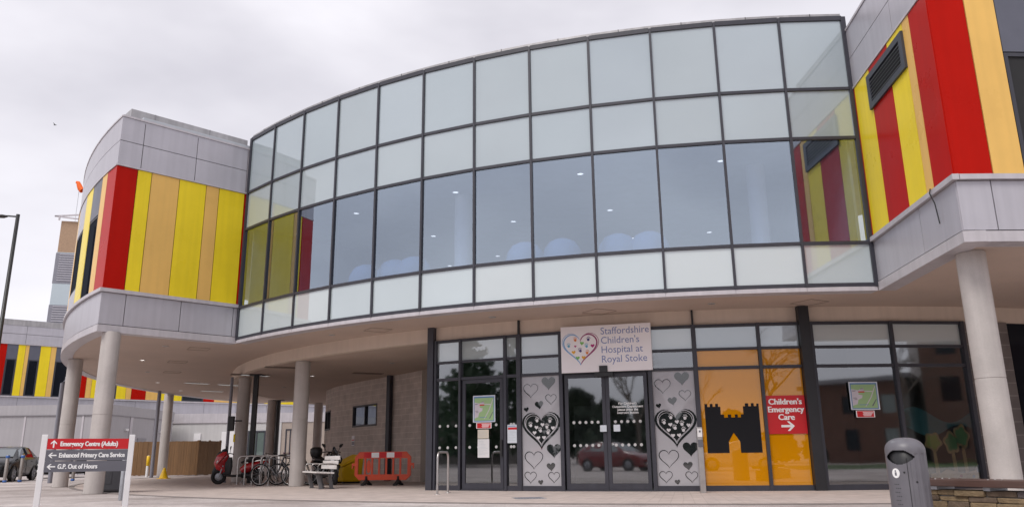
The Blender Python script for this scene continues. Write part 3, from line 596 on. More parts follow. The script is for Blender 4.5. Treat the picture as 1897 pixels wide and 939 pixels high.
# castle silhouette and the tree picture on the glass
fr,l,zb_,zt_=place(1308,745,1409,838,RS+.0); h=zt_-zb_; m=MB()
c=[(0,0),(.40,0),(.40,.22),(.50,.40),(.61,.22),(.61,0),(1,0),(1,.97),(.96,.97),(.96,.92),(.91,.92),(.91,.98),(.86,.98),(.86,.92),(.81,.92),(.81,.98),(.75,.98),(.75,.92),(.71,.92),(.71,.76),(.66,.76),(.66,.70),(.60,.70),(.60,.76),(.55,.76),(.55,.70),(.48,.70),(.48,.76),(.42,.76),(.42,.70),(.35,.70),(.35,.76),(.29,.76),(.29,.92),(.25,.92),(.25,.98),(.20,.98),(.20,.92),(.15,.92),(.15,.98),(.10,.98),(.10,.92),(.05,.92),(.05,.98),(0,.98)]
m.poly(fr,[(u*l,zb_+v*h) for u,v in c],-.008,-.003); m.build('castle_silhouette',pm('black_vinyl',(.013,.013,.016),.6,spec=.15),scr)
fr,l,zb_,zt_=place(1722,790,1822,888,RS); m=MB(); h=zt_-zb_
tan=pm('picture_tan',(.75,.50,.25),.6); gr1=pm('picture_green',(.28,.50,.20),.6); gr2=pm('picture_lime',(.62,.65,.16),.6); w0,w1=-.05,-.044
m.poly(fr,[(0,0),(l,0),(l,.12*h),(l*.97,.28*h),(l*.88,.3*h),(l*.82,.17*h),(l*.6,.12*h),(l*.4,.17*h),(l*.3,.2*h),(l*.2,.14*h),(0,.12*h)],w0,w1,0)
for u,v0,v1,rx,ry,g_ in ((.12,.1,.72,.14,.16,2),(.46,.1,.7,.13,.19,1),(.66,.1,.82,.13,.2,1)):
    m.poly(fr,[((u-.02)*l,v0*h),((u+.05)*l,v0*h),((u+.02)*l,v1*h),((u-.03)*l,v1*h)],w0,w1,0); lob=[(u*l+rx*l*k_*(1+.13*math.cos(5*t_+u*9))*math.cos(t_),v1*h+ry*h*k_*(1+.13*math.cos(5*t_+u*9))*math.sin(t_)) for k_ in (1.1,.82) for t_ in [2*math.pi*q_/30 for q_ in range(30)]]; m.poly(fr,lob[:30],w0,w1,0); m.poly(fr,lob[30:],w1,w1+.002,g_)
m.poly(fr,ell(.9*l,.2*h,.06*l,.08*h,12),w1,w1+.002,3); m.poly(fr,ell(.55*l,.07*h,.03*l,.03*h,8),w1,w1+.002,4); m.poly(fr,ell(.78*l,.06*h,.03*l,.03*h,8),w1,w1+.002,5)
m.v=[v+Vector((0,0,zb_)) for v in m.v]; m.build('tree_picture',[tan,gr1,gr2,intg,signred,podm],scr)
fr,l,zb_,zt_=place(1680,738,1822,888,RS); h=zt_-zb_; m=MB(); n=20
top_=[(l*i/n,zb_+h*(.80+.10*math.sin(i*.33+.6))) for i in range(n+1)]; low_=[(l*i/n,zb_+h*(.60+.07*math.sin(i*.4+2))) for i in range(n+1)]; gnd=[(l*i/n,zb_+h*(.22+.04*math.sin(i*.5))) for i in range(n+1)]
for i in range(n):
    m.poly(fr,[low_[i],low_[i+1],top_[i+1],top_[i]],-.075,-.07,0); m.poly(fr,[(gnd[i][0],zb_),(gnd[i+1][0],zb_),gnd[i+1],gnd[i]],-.075,-.07,1)
m.build('window_bands',[pm('band_teal',(.10,.30,.34),.7),pm('band_green',(.09,.16,.05),.7)],scr)  # wavy teal band above a green strip, set just behind the pane
# dark block wall right of the glass, and door beyond it
p=MB(); p.ring(20.1,20.42,-81.7,-78.3,GZ,3.842); p.ring(20.1,20.42,-70,-52,GZ,3.842); p.build('block_wall',brickdark,H)
p=MB(); p.ring(20.2,20.3,-78.3,-70,GZ,3.842); p.build('side_glazing',MATS['dark_pane'],H)
# ------------------------------------------------------------------ signs and notices on the front
def board(name,lab,cat,x0,y0,x1,y1,R,mat,th=.02,off=.0,zz=None):
    fr,l,zb,zt=place(x0,y0,x1,y1,R)
    if zz: zb,zt=zz
    r=thing(name,lab,cat,fr.p(l/2,zb,off)); m=MB(); m.fbox(fr,0,l,zb,zt,off,off+th); m.build('board',mat,r); return r,fr,l,zb,zt,off+th
r,fr,l,zb,zt,w=board('name_board','white name board with multicoloured heart logo above the sliding doors','sign',1040.5,612,1208,700,RS+.12,offw,.05,0,(2.80,3.93))
h=zt-zb
tx=text('Staffordshire\nChildren\'s\nHospital at\nRoyal Stoke',.30,fr,.0,0,0,0,'LEFT',.002)
us=[fr.r.dot(v-fr.o) for v in tx.v]; k=(l*.535)/max(us)
vs=[]
for v in tx.v:
    q=v-fr.o; vs.append(fr.p(l*.447+q.dot(fr.r)*k, zt-h*.20+q.z*.80, w+q.dot(fr.n)))
tx.v=vs; tx.build('lettering',pm('letter_blue',(.20,.25,.48),.5,var=.03),r)
lg=MB(); lc=[pm('logo_'+n_,c_,.5,var=.02) for n_,c_ in (('blue',(.22,.42,.70)),('plum',(.30,.03,.14)),('orange',(.72,.22,.05)),('navy',(.07,.05,.20)),('sky',(.14,.42,.60)),('green',(.22,.52,.12)),('yellow',(.80,.42,.03)),('pink',(.42,.02,.18)))]
hu,hv,hs=l*.218,zb+h*.49,l*.375
H1=heart(hu,hv,hs,0,60); H2=heart(hu-.012,hv+.015,hs*1.05,.02,60); H3=heart(hu+.02,hv+.015,hs*1.05,-.03,60)
outline(lg,fr,H1,.03,w,w+.002,0,2,31); outline(lg,fr,H2,.012,w+.002,w+.004,0,3,30); outline(lg,fr,H1,.034,w,w+.002,1,31,59); outline(lg,fr,H3,.012,w+.002,w+.004,1,31,58)
U=lambda x:(x-75)/1450*l; V=lambda y:zt-(y-115)/700*h
for x,y,c_,ro in ((313,325,2,0),(525,325,3,-.25),(203,412,4,.1),(495,425,4,.1),(392,490,3,.35),(500,525,2,-.2)): hand(lg,fr,U(x),V(y),.115,ro,w,w+.003,c_)
for x,y,s_,c_ in ((418,380,.10,5),(310,420,.06,7),(592,425,.10,7),(280,512,.10,6),(345,600,.10,5),(440,597,.10,6)): lg.poly(fr,heart(U(x),V(y),s_,random.uniform(-.2,.1),20),w,w+.003,c_)
lg.build('logo_print',lc,r)
r,fr,l,zb,zt,w=board('direction_sign','red square sign with arrow for children\'s emergency care on orange glass','sign',1419.5,732,1493,803,RS,signred,.015,.0)
h=zt-zb
text("Children's\nEmergency\nCare",.185,fr,l/2,zt-.20,w,.007).build('lettering',letw,r)
def arrow(mb,fr,cu,cv,s,rot,w):
    P=[(-.5,-.085),(.2,-.085),(-.06,-.36),(.12,-.36),(.5,0),(.12,.36),(-.06,.36),(.2,.085),(-.5,.085)]; c,sn=math.cos(rot),math.sin(rot)
    mb.poly(fr,[(cu+s*(x*c-y*sn),cv+s*(x*sn+y*c)) for x,y in P],w,w+.002)
a=MB(); arrow(a,fr,l*.52,zb+h*.20,.3,0,w); a.build('arrow_mark',letw,r)
mapg=pm('map_green',(.30,.45,.22),.4,var=.06); mapl=pm('map_lilac',(.55,.50,.55),.4); mapb=pm('map_blue',(.10,.20,.42),.4); lite=pm('paper_blue_white',(.62,.66,.72),.4)
def site_map(lab,x0,y0,x1,y1):
    r,fr,l,zb,zt,w=board('map_poster',lab,'poster',x0,y0,x1,y1,RS+.02,lite,.006,.015); h=zt-zb; m=MB()
    U=lambda u:u*l; V=lambda v:zb+v*h
    m.fbox(fr,U(.04),U(.96),V(.03),V(.96),w,w+.001,2); m.fbox(fr,U(.07),U(.93),V(.06),V(.91),w+.001,w+.002,0)
    m.poly(fr,[(U(.07),V(.15)),(U(.24),V(.2)),(U(.28),V(.36)),(U(.42),V(.42)),(U(.44),V(.52)),(U(.3),V(.55)),(U(.32),V(.62)),(U(.5),V(.66)),(U(.5),V(.78)),(U(.38),V(.74)),(U(.3),V(.7)),(U(.07),V(.75))],w+.002,w+.003,1)
    m.poly(fr,[(U(.45),V(.65)),(U(.8),V(.64)),(U(.8),V(.67)),(U(.45),V(.69))],w+.002,w+.003,1)
    m.poly(fr,[(U(.5),V(.12)),(U(.53),V(.12)),(U(.75),V(.45)),(U(.92),V(.85)),(U(.89),V(.85)),(U(.72),V(.46))],w+.003,w+.004,1)
    m.poly(fr,[(U(.72),V(.13)),(U(.77),V(.13)),(U(.92),V(.38)),(U(.89),V(.38))],w+.003,w+.004,3)
    m.fbox(fr,U(.30),U(.52),V(.62),V(.66),w+.004,w+.005,4); m.fbox(fr,U(.3),U(.62),V(.17),V(.19),w+.003,w+.004,2)
    for u,v,k in ((.1,.68,.13),(.1,.66,.1),(.4,.76,.1),(.38,.73,.12),(.1,.42,.13),(.13,.39,.12),(.15,.36,.1)): m.fbox(fr,U(u),U(u+k),V(v),V(v+.012),w+.004,w+.005,3)
    m.build('map_print',[mapg,mapl,mapb,signgrey,signred],r)
def sticker(lab,x0,y0,x1,y1):
    r,fr,l,zb,zt,w=board('red_sticker',lab,'sticker',x0,y0,x1,y1,RS+.02,offw,.004,.015); h=zt-zb; m=MB(); m.fbox(fr,.05*l,.95*l,zb+.06*h,zt-.06*h,w,w+.001,0)
    for k in range(4): m.fbox(fr,(.36+.03*(k%2))*l,(.92-.04*k)*l,zb+(.72-.17*k)*h,zb+(.80-.17*k)*h,w+.001,w+.002,1)
    m.build('sticker_print',[signred,offw],r)
def notice(lab,x0,y0,x1,y1,mat,head=None,n=7):
    r,fr,l,zb,zt,w=board('paper_notice',lab,'notice',x0,y0,x1,y1,RS+.02,mat,.003,.015); h=zt-zb; m=MB()
    if head: m.fbox(fr,.07*l,.93*l,zt-.27*h,zt-.15*h,w,w+.001,1); m.fbox(fr,.07*l,.8*l,zt-.10*h,zt-.06*h,w,w+.001,2)
    for k in range(n): v=zt-h*(.33 if head else .12)-k*h*(.6 if head else .78)/n; m.fbox(fr,.12*l,(.5+random.random()*.4)*l,v-.018*h,v,w,w+.001,0)
    m.build('notice_print',[intg,signred,mapb],r)
site_map('blue edged green site map poster on the narrow side door',877,732,918,781.5); site_map('blue edged green site map poster on the wide window left of the right column',1573.5,707,1627,758.5)
sticker('small red sticker under the side door map poster',883,782.5,911,793); sticker('small red sticker under the map on the wide window',1585.5,760,1620,772.5)
notice('short cream paper notice taped under the red sticker on side door',885.5,795,906,811.5,pm('cream_paper',(.58,.52,.44),.7)); notice('longer white paper notice lowest on the side door',885.5,812.5,907,847,pm('white_paper',(.66,.65,.66),.7),n=10)
notice('white notice with red heading on the pane right of the side door',940.5,786,959.5,820,lite,True)
notice('tiny white notice on the left sliding door by its closing edge',1112,787,1124,799,lite,n=2); notice('tiny white notice on the right sliding door by its closing edge',1137,786,1149,798.5,lite,n=2)
# wall notice on the stone drum
sp=wp(plan_x(664)); d2=(wp(plan_x(660))-wp(plan_x(668))); fr=Fr(sp,-d2)
if fr.n.y>0: fr.n=-fr.n; 
r=thing('wall_notice','small printed notice fixed to the curved stone wall under its window','notice',(sp.x,sp.y,1.35)); m=MB(); m.fbox(fr,-.14,.14,1.33,1.72,.01,.025); m.build('plate',offw,r); m=MB(); m.fbox(fr,-.12,.12,1.36,1.5,.025,.028,0); m.fbox(fr,-.12,.12,1.53,1.57,.025,.028,1); m.build('print',[pipem,signred],r)
# dark screen hung by a canopy column
q=atY(428.5,784,29.2); r=thing('display_box','black rectangular box hung on the column behind the scooter','display',(q.x,q.y,q.z-.25)); m=MB(); m.box((q.x,q.y,q.z),(.20,.16,.52)); m.build('casing',blk,r,bevel=.01); m=MB(); m.box((q.x+.18,q.y+.15,q.z+.1),(.3,.04,.05)); m.build('bracket',blk,r); m=MB(); q2=atY(434,811,29.2); m.box((q2.x,q2.y,q2.z),(.06,.04,.28)); m.build('warning_tape',yellow,r)
# intercom post
q=atZ(1303,912,GZ); r=thing('intercom_post','slim steel intercom post before the orange window','intercom post',(q.x,q.y,GZ)); m=MB(); m.box((0,0,.70),(.12,.09,1.40)); lb(m,'post',steel,r,bevel=.008); m=MB(); m.box((0,-.048,1.28),(.1,.012,.18),0); m.box((0,-.056,1.31),(.04,.006,.04),1); m.box((0,-.05,1.05),(.105,.02,.16),1); lb(m,'intercom_panel',[white,signgrey],r)
# ------------------------------------------------------------------ forecourt furniture
# fingerpost board sign
a_=atY(79,845,11.3); b_=atY(241,848,11.75); d_=Vector((b_.x-a_.x,b_.y-a_.y,0)); l=d_.length
r=thing('direction_sign','white framed direction sign with one red and two grey strips pointing to emergency centre','sign',(a_.x,a_.y,GZ),math.atan2(d_.y,d_.x))
for x in (0,l): m=MB(); m.box((x,0,.60),(.075,.06,1.17)); lb(m,'post',white,r,bevel=.006)
fs=Fr((0,0,0),(1,0,0)); zt=1.13
def strip(z0,z1,mat,txt,rot):
    m=MB(); m.fbox(fs,.04,l-.04,z0,z1,.005,.028); p=lb(m,'sign_strip',mat,r); h=z1-z0
    tx=text(txt,h*.62,fs,0,0,0,.0036,'LEFT',.001); wmax=max(v.x for v in tx.v); k={'E':.66,'n':.755,'G':.45}[txt[0] if txt[1]!='n' else 'n']*l/wmax
    tx.v=[Vector((.20+v.x*k,v.y-.030,z0+h*.30+v.z)) for v in tx.v]; lb(tx,'lettering',letw,r)
    a=MB(); arrow(a,fs,.12,(z0+z1)/2,h*.72,rot,.029); lb(a,'arrow_mark',letw,r)
strip(zt-.145,zt,signred,'Emergency Centre (Adults)',math.pi/2)
strip(zt-.300,zt-.157,signgrey,'Enhanced Primary Care Service',math.pi)
strip(zt-.455,zt-.309,signgrey,'G.P. Out of Hours',math.pi)
# dark bin behind the sign
q=atZ(191,912,GZ); r=thing('litter_bin','squat dark grey bin behind the direction sign','bin',(q.x,q.y+.3,GZ),.25)
m=MB(); m.box((0,0,.5),(.72,.6,.94)); lb(m,'body',pm('bin_slate',(.075,.075,.085),.5),r,bevel=.05); m=MB(); m.box((0,0,1.0),(.76,.64,.07)); lb(m,'lid',blk,r,bevel=.02); m=MB(); m.box((0,0,.02),(.66,.54,.05)); lb(m,'plinth',blk,r); m=MB(); m.box((-.1,-.302,.5),(.4,.012,.55)); lb(m,'door_flap',MATS['bin_slate'],r,bevel=.004)
# grey posts just behind the sign
def post(name,lab,px,py,h,rad,mat,band=None,grp=None):
    q=onG(px,-py) if py<0 else atZ(px,py,GZ); r=thing(name,lab,'bollard',(q.x,q.y,GZ),0,grp); m=MB(); m.lathe([(rad,0),(rad,h-.02),(rad*.8,h),(.002,h+.005)],(0,0,0),16); lb(m,'shaft',mat,r)
    if band:
        for z0,z1 in band[1]: m=MB(); m.lathe([(rad,z0),(rad*1.14,z0+.004),(rad*1.14,z1-.004),(rad,z1)],(0,0,0),16); lb(m,'band',band[0],r)
    return r
post('steel_post','grey steel post behind the right leg of the sign, the slightly farther one','223','0',1,1,1) if 0 else None
post('bollard','thin grey post behind the sign, left of its twin',222.5,926,1.0,.042,galv,None,'grey posts behind the direction sign')
post('bollard','thicker grey post behind the sign, touching its right leg',231,933,1.0,.055,galv,None,'grey posts behind the direction sign')
bl=pm('band_blue',(.05,.14,.42),.5)
for px,py,lab in ((9,-33.5,'steel bollard with blue bands before the black car\'s front wheel'),(37,-34,'steel bollard with blue bands before the black car\'s door'),(100,-34.5,'steel bollard with blue foot half hidden behind the sign and drainpipe'),(135,-35,'steel bollard with blue foot behind the left canopy column')):
    post('bollard',lab,px,py,1.10,.068,pm('bollard_steel',(.34,.31,.29),.4,.5) if 'bollard_steel' not in MATS else MATS['bollard_steel'],(bl,((.0,.09),(.97,1.08))),'blue banded bollards by the parked cars')
yel=pm('safety_yellow',(.90,.56,.008),.45)
q=post('bollard','short white bollard with yellow top by the wooden fence',271.5,883,1.05,.07,white,(yel,((.55,1.04),)))
q=atZ(303,886,GZ); r=thing('traffic_cone','small plain yellow cone beside the far canopy column','cone',(q.x,q.y,GZ)); m=MB(); m.lathe([(.21,.025),(.19,.04),(.05,.47),(.035,.49),(.002,.49)],(0,0,0),20); lb(m,'cone',yel,r); m=MB(); m.box((0,0,.013),(.46,.46,.026)); lb(m,'base',yel,r)
# cycle hoops
def hoop(x,y,rz,lab,grp,w_=.78,h=.92):
    r=thing('cycle_hoop',lab,'bike stand',(x,y,GZ),rz,grp); rr=.14; P=[(0,0,0),(0,0,h-rr)]+[(rr-rr*math.cos(t),0,h-rr+rr*math.sin(t)) for t in [math.pi/2*i/6 for i in range(1,7)]]+[(w_-rr+rr*math.sin(t),0,h-rr+rr*math.cos(t)) for t in [math.pi/2*i/6 for i in range(0,7)]]+[(w_,0,0)]
    m=MB(); m.loft(P,.025,10,up=(0,1,0)); lb(m,'tube',steel,r)
    for x_ in (0,w_): m=MB(); m.lathe([(.07,0),(.07,.008),(.026,.012)],(x_,0,0),14); lb(m,'foot_plate',steel,r)
    return r
hp=None
for k,(px,py) in enumerate(((438.6,27.2),(452.2,26.9),(465.7,26.6),(481,26.3),(497,26.0))):
    q=onG(px,py); lab=['empty steel cycle hoop nearest the red scooter\'s front, leftmost of five','second steel cycle hoop from the scooter\'s front','third and middle of the five steel cycle hoops','fourth steel cycle hoop, behind the front wheel of the grey bicycle','fifth steel cycle hoop, closest to the round column'][k]
    if hp is None: hp=hoop(q.x,q.y,R_(8),lab,'steel hoops of the cycle rack')
    else: dup(hp,(q.x,q.y,GZ),R_(8),lab)
q=atZ(810,915,GZ); q2=atZ(849,909,GZ); v=q2-q
r=hoop(q.x,q.y,math.atan2(v.y,v.x),'lone steel hoop standing before the glass at the left end of the entrance',None,.8,.93) if True else 0
# bicycles
def wheel(root,name,c,R,tw,spokes=True,rimm=steel,M=None):
    m=MB(); m.torus(c,R-tw,tw,M,36,8); wv=lb(m,name,rub,root); m=MB(); m.torus(c,R-2.2*tw,tw*.42,M,36,6)
    if spokes:
        for i in range(16):
            a=2*math.pi*i/16; p0=Vector((0,.02*(-1)**i,0)); p1=Vector((math.cos(a)*(R-2*tw),0,math.sin(a)*(R-2*tw)))
            if M: p0,p1=M@p0,M@p1
            m.loft([Vector(c)+p0,Vector(c)+p1],.0022,4,cap=False)
    p0,p1=Vector((0,-.05,0)),Vector((0,.05,0))
    if M: p0,p1=M@p0,M@p1
    m.loft([Vector(c)+p0,Vector(c)+p1],.02,10)
    M2=W[root]; m.v=[M2@v for v in m.v]; m.build('rim',rimm,wv); return wv
def bicycle(loc,rz,lab,fm,grip=blk,steer=.1):
    r=thing('bicycle',lab,'bicycle',loc,rz,'bicycles locked at the cycle rack')
    wheel(r,'wheel',(-.52,0,.34),.34,.022); wheel(r,'wheel',(.52,0,.34),.34,.022)
    m=MB(); bb=(.05,0,.29); st=(.2,0,.78); hd=(-.32,0,.86); hb=(-.35,0,.74)
    for a,b,q in ((bb,st,.016),(bb,hb,.019),(st,hd,.016),(hd,hb,.02)): m.loft([a,b],q,8)
    for s_ in (-.05,.05): m.loft([(.52,s_,.34),(.05,s_*.5,.29)],.009,6); m.loft([(.52,s_,.34),(.19,s_*.4,.74)],.008,6)
    lb(m,'frame',fm,r)
    m=MB()
    for s_ in (-.055,.055): m.loft([(-.52,s_,.34),(-.40,s_,.62),(-.355,s_*.7,.72)],[.01,.014,.016],8)
    m.loft([(-.355,-.05,.72),(-.355,.05,.72)],.02,8); lb(m,'fork',fm,r)
    m=MB(); m.loft([(-.32,0,.84),(-.30,0,.98)],.014,8); m.loft([(-.22,-.30,1.0),(-.30,-.16,1.0),(-.31,0,.98),(-.30,.16,1.0),(-.22,.30,1.0)],.012,8); h=lb(m,'handlebar',steel,r)
    for s_ in (-1,1): m=MB(); m.loft([(-.25,s_*.24,1.0),(-.19,s_*.345,1.0)],.018,8); M2=W[r]; m.v=[M2@v for v in m.v]; m.build('grip',grip,h)
    m=MB(); m.loft([(.2,0,.78),(.225,0,.90)],.013,8); lb(m,'seat_post',steel,r); m=MB(); m.loft([(.08,0,.925),(.16,0,.93),(.26,0,.935),(.35,0,.945)],[(.025,.02),(.045,.025),(.075,.03),(.07,.02)],10); lb(m,'saddle',blk,r)
    m=MB(); m.torus((.05,-.05,.29),.085,.01,None,24,6); m.loft([(.05,-.07,.29),(.14,-.08,.16)],.011,6); m.loft([(.05,.07,.29),(-.04,.08,.42)],.011,6); m.box((.14,-.12,.155),(.09,.08,.02)); m.box((-.04,.12,.425),(.09,.08,.02)); lb(m,'crankset',blk,r)
    return r
gq=onG(509,25.55); bicycle((gq.x,gq.y,GZ),R_(-10),'grey bicycle leaning at the near end of the cycle rack',pm('bike_grey',(.16,.16,.17),.35,.4))
bicycle((gq.x+.35,gq.y+.7,GZ),R_(-4),'dark bicycle behind the grey one, with purple grips',pm('bike_dark',(.03,.03,.045),.35,.2),pm('grip_purple',(.20,.03,.14),.6))
bicycle((gq.x+.2,gq.y+1.5,GZ),R_(176),'black bicycle farthest back in the cycle rack, facing the other way',blk)
# scooters
def scooter(loc,rz,lab,bm_,trim,steer=.35,box=False):
    r=thing('motor_scooter',lab,'scooter',loc,rz)
    Mx=Matrix.Rotation(steer,4,'Z')
    m=MB(); m.torus((-.66,0,.25),.19,.062,Mx,32,12); w1=lb(m,'front_wheel',rub,r); m=MB(); m.lathe([(.01,-.03),(.06,-.035),(.13,-.02),(.145,0),(.13,.02),(.06,.035),(.01,.03)],(0,0,0),24,0,Mx@Matrix.Rotation(math.pi/2,4,'X')); m.v=[W[r]@(v+Vector((-.66,0,.25))) for v in m.v]; m.build('rim',galv,w1)
    m=MB(); m.torus((.62,0,.25),.185,.068,None,32,12); w2=lb(m,'rear_wheel',rub,r); m=MB(); m.lathe([(.01,-.05),(.12,-.03),(.13,.03),(.01,.05)],(.62,0,.25),20,0,None); m.v=[]; m.f=[];m.m=[];m.uv=[];m.sm=[]; m.lathe([(.01,-.04),(.13,-.03),(.13,.03),(.01,.04)],(0,0,0),20,0,Matrix.Rotation(math.pi/2,4,'X')); m.v=[W[r]@(v+Vector((.62,0,.25))) for v in m.v]; m.build('rim',galv,w2)
    m=MB(); 
    for s_ in (-.10,.10): m.loft([Mx@Vector((-.0,s_,0))+Vector((-.66,0,.25)),Vector((-.52,s_*.8,.62))],.022,8)
    lb(m,'fork',galv,r)
    m=MB(); m.loft([(-.86,0,.36),(-.78,0,.50),(-.66,0,.545),(-.52,0,.50),(-.44,0,.40)],[(.05,.012),(.085,.02),(.095,.025),(.09,.02),(.06,.012)],12,up=(0,1,0)); lb(m,'front_mudguard',trim,r)
    m=MB(); m.loft([(-.50,0,.40),(-.60,0,.55),(-.66,0,.70),(-.60,0,.84),(-.47,0,.96),(-.40,0,1.0)],[(.10,.05),(.17,.08),(.20,.12),(.20,.13),(.16,.08),(.10,.04)],16,up=(0,1,0)); lb(m,'front_fairing',bm_,r); m=MB(); m.loft([(-.74,0,.80),(-.64,0,.93),(-.50,0,1.03)],[(.10,.03),(.15,.04),(.12,.03)],12,up=(0,1,0)); lb(m,'nose_panel',trim,r)
    for s_ in (-1,1): m=MB(); m.loft([(-.70,s_*.15,.66),(-.60,s_*.205,.78),(-.48,s_*.17,.93),(-.43,s_*.12,.98)],[(.02,.02),(.03,.07),(.03,.07),(.02,.03)],10,up=(0,1,0)); m.loft([(-.62,s_*.16,.60),(-.52,s_*.19,.55),(-.44,s_*.17,.40)],[(.02,.03),(.03,.07),(.02,.03)],10,up=(0,1,0)); lb(m,'side_fairing',bm_,r)
    m=MB(); m.loft([(-.44,0,.34),(-.42,0,.60),(-.40,0,.90)],[(.19,.04),(.2,.05),(.15,.04)],12,up=(0,1,0)); lb(m,'leg_shield',trim,r)
    for s_ in (-1,1): m=MB(); m.loft([(-.72,s_*.03,.70),(-.74,s_*.09,.73),(-.67,s_*.17,.78)],[(.012,.03),(.02,.05),(.012,.03)],10); lb(m,'headlight',pm('headlamp',(.75,.75,.75),.1,.4,coat=1) if 'headlamp' not in MATS else MATS['headlamp'],r)
    m=MB(); m.loft([(-.58,0,.93),(-.50,0,1.10),(-.46,0,1.16)],[(.15,.012),(.11,.01),(.05,.008)],12,up=(0,1,0)); lb(m,'fly_screen',MATS['dark_pane'],r)
    m=MB(); m.loft([(-.30,-.34,1.0),(-.38,-.18,1.02),(-.42,0,1.0),(-.38,.18,1.02),(-.30,.34,1.0)],[.018,.014,.03,.014,.018],10); hb=lb(m,'handlebar',blk,r)
    for s_ in (-1,1):
        m=MB(); m.loft([(-.39,s_*.2,1.02),(-.40,s_*.28,1.16)],.008,6); m.loft([(-.40,s_*.25,1.16),(-.40,s_*.29,1.21),(-.40,s_*.37,1.26)],[(.01,.02),(.02,.055),(.01,.02)],10,up=(0,1,0)); m.v=[W[r]@v for v in m.v]; m.build('mirror',blk,hb)
    m=MB(); m.loft([(-.46,0,.31),(-.2,0,.27),(.08,0,.29),(.2,0,.36)],[(.19,.05),(.2,.04),(.2,.05),(.19,.08)],12); lb(m,'floorboard',trim,r)
    m=MB(); m.loft([(.10,0,.42),(.25,0,.52),(.5,0,.60),(.75,0,.68),(.95,0,.74)],[(.15,.14),(.2,.17),(.2,.14),(.16,.10),(.06,.03)],16); lb(m,'rear_body',bm_,r)
    m=MB(); m.loft([(.06,0,.70),(.2,0,.77),(.45,0,.78),(.55,0,.84),(.8,0,.86),(.9,0,.84)],[(.10,.03),(.16,.06),(.17,.06),(.16,.06),(.13,.05),(.06,.02)],14); lb(m,'seat',blk,r)
    m=MB(); m.loft([(.1,.0,.3),(.35,.0,.28),(.62,.0,.27)],[(.12,.1),(.13,.1),(.1,.08)],10); m.loft([(.25,-.17,.26),(.55,-.19,.30),(.88,-.19,.38)],[.03,.05,.05],10); lb(m,'engine',trim,r)
    m=MB(); m.loft([(.94,-.07,.71),(.965,0,.72),(.94,.07,.71)],[(.02,.02),(.03,.03),(.02,.02)],8); lb(m,'tail_light',signred,r)
    m=MB(); m.loft([(.22,-.13,.2),(.1,-.2,.02)],.013,6); m.loft([(.22,.13,.2),(.1,.2,.02)],.013,6); m.loft([(.22,-.13,.2),(.22,.13,.2)],.013,6); lb(m,'stand',galv,r)
    if box: m=MB(); m.loft([(.72,0,.88),(.72,0,1.0),(.72,0,1.12),(.72,0,1.18)],[(.17,.17),(.21,.2),(.2,.2),(.12,.12)],18); lb(m,'top_box',blk,r)
    return r
bred=pm('scooter_red',(.45,.012,.02),.18,coat=.6,var=.04)
q=onG(441,27.9); scooter((q.x,q.y,GZ),R_(6),'red and black motor scooter parked behind the cycle hoops',bred,blk,.3)
q=onG(602,26.2); scooter((q.x,q.y,GZ),R_(130),'black motor scooter with top box parked behind the bench',pm('scooter_black',(.012,.012,.014),.15,coat=.7),pm('scooter_grey',(.05,.05,.055),.4),-.3,True)
# slatted bench
r=thing('slatted_bench','pale slatted bench with steel armrests in front of the yellow grit bin','bench',(-5.52,22.95,GZ),R_(-62))
slat=pm('weathered_slat',(.70,.67,.66),.7,var=.12,scale=6,stretch=(.4,6,6)); Lb=1.55
for k in range(5): m=MB(); m.box((0,-.24+.105*k,.45-.006*k),(Lb,.09,.04)); lb(m,'seat_slat',slat,r,bevel=.006)
for k in range(3): m=MB(); m.box((0,.27+.045*k,.58+.125*k),(Lb,.035,.105)); lb(m,'back_slat',slat,r,bevel=.006)
for x in (-.5,.5):
    m=MB(); m.bar((x,-.18,.42),(x,-.05,.0),.07,.09); m.bar((x,.16,.42),(x,.24,.0),.07,.09); m.bar((x,-.27,.41),(x,.25,.40),.06,.05); m.bar((x,.22,.40),(x,.41,.92),.05,.03); m.box((x,-.05,.012),(.09,.14,.024)); m.box((x,.24,.012),(.09,.14,.024)); lb(m,'leg_frame',pm('bench_iron',(.13,.13,.14),.5),r) if 'bench_iron' not in MATS else lb(m,'leg_frame',MATS['bench_iron'],r)
for x in (-.72,.0,.72): m=MB(); m.loft([(x,-.22,.46),(x,-.22,.62),(x,-.18,.67),(x,.1,.68),(x,.3,.66)],.014,8); lb(m,'armrest',steel,r)
# grit bin
q=onG(641,27.6); r=thing('grit_bin','yellow plastic grit bin with sloping lid between bench and barrier','grit bin',(q.x,q.y+.2,GZ),R_(-55))
m=MB(); m.hexa([(-.42,-.34,.05),(.42,-.34,.05),(.42,.34,.05),(-.42,.34,.05),(-.47,-.40,.52),(.47,-.40,.52),(.47,.38,.86),(-.47,.38,.86)]); lb(m,'tub',yel,r,bevel=.05)
m=MB(); m.hexa([(-.50,-.44,.53),(.50,-.44,.53),(.50,.40,.87),(-.50,.40,.87),(-.46,-.38,.62),(.46,-.38,.62),(.46,.36,.95),(-.46,.36,.95)]); lb(m,'lid',yel,r,bevel=.03)
for x in (-.3,.3): m=MB(); m.box((x,0,.03),(.12,.6,.06)); lb(m,'foot',blk,r)
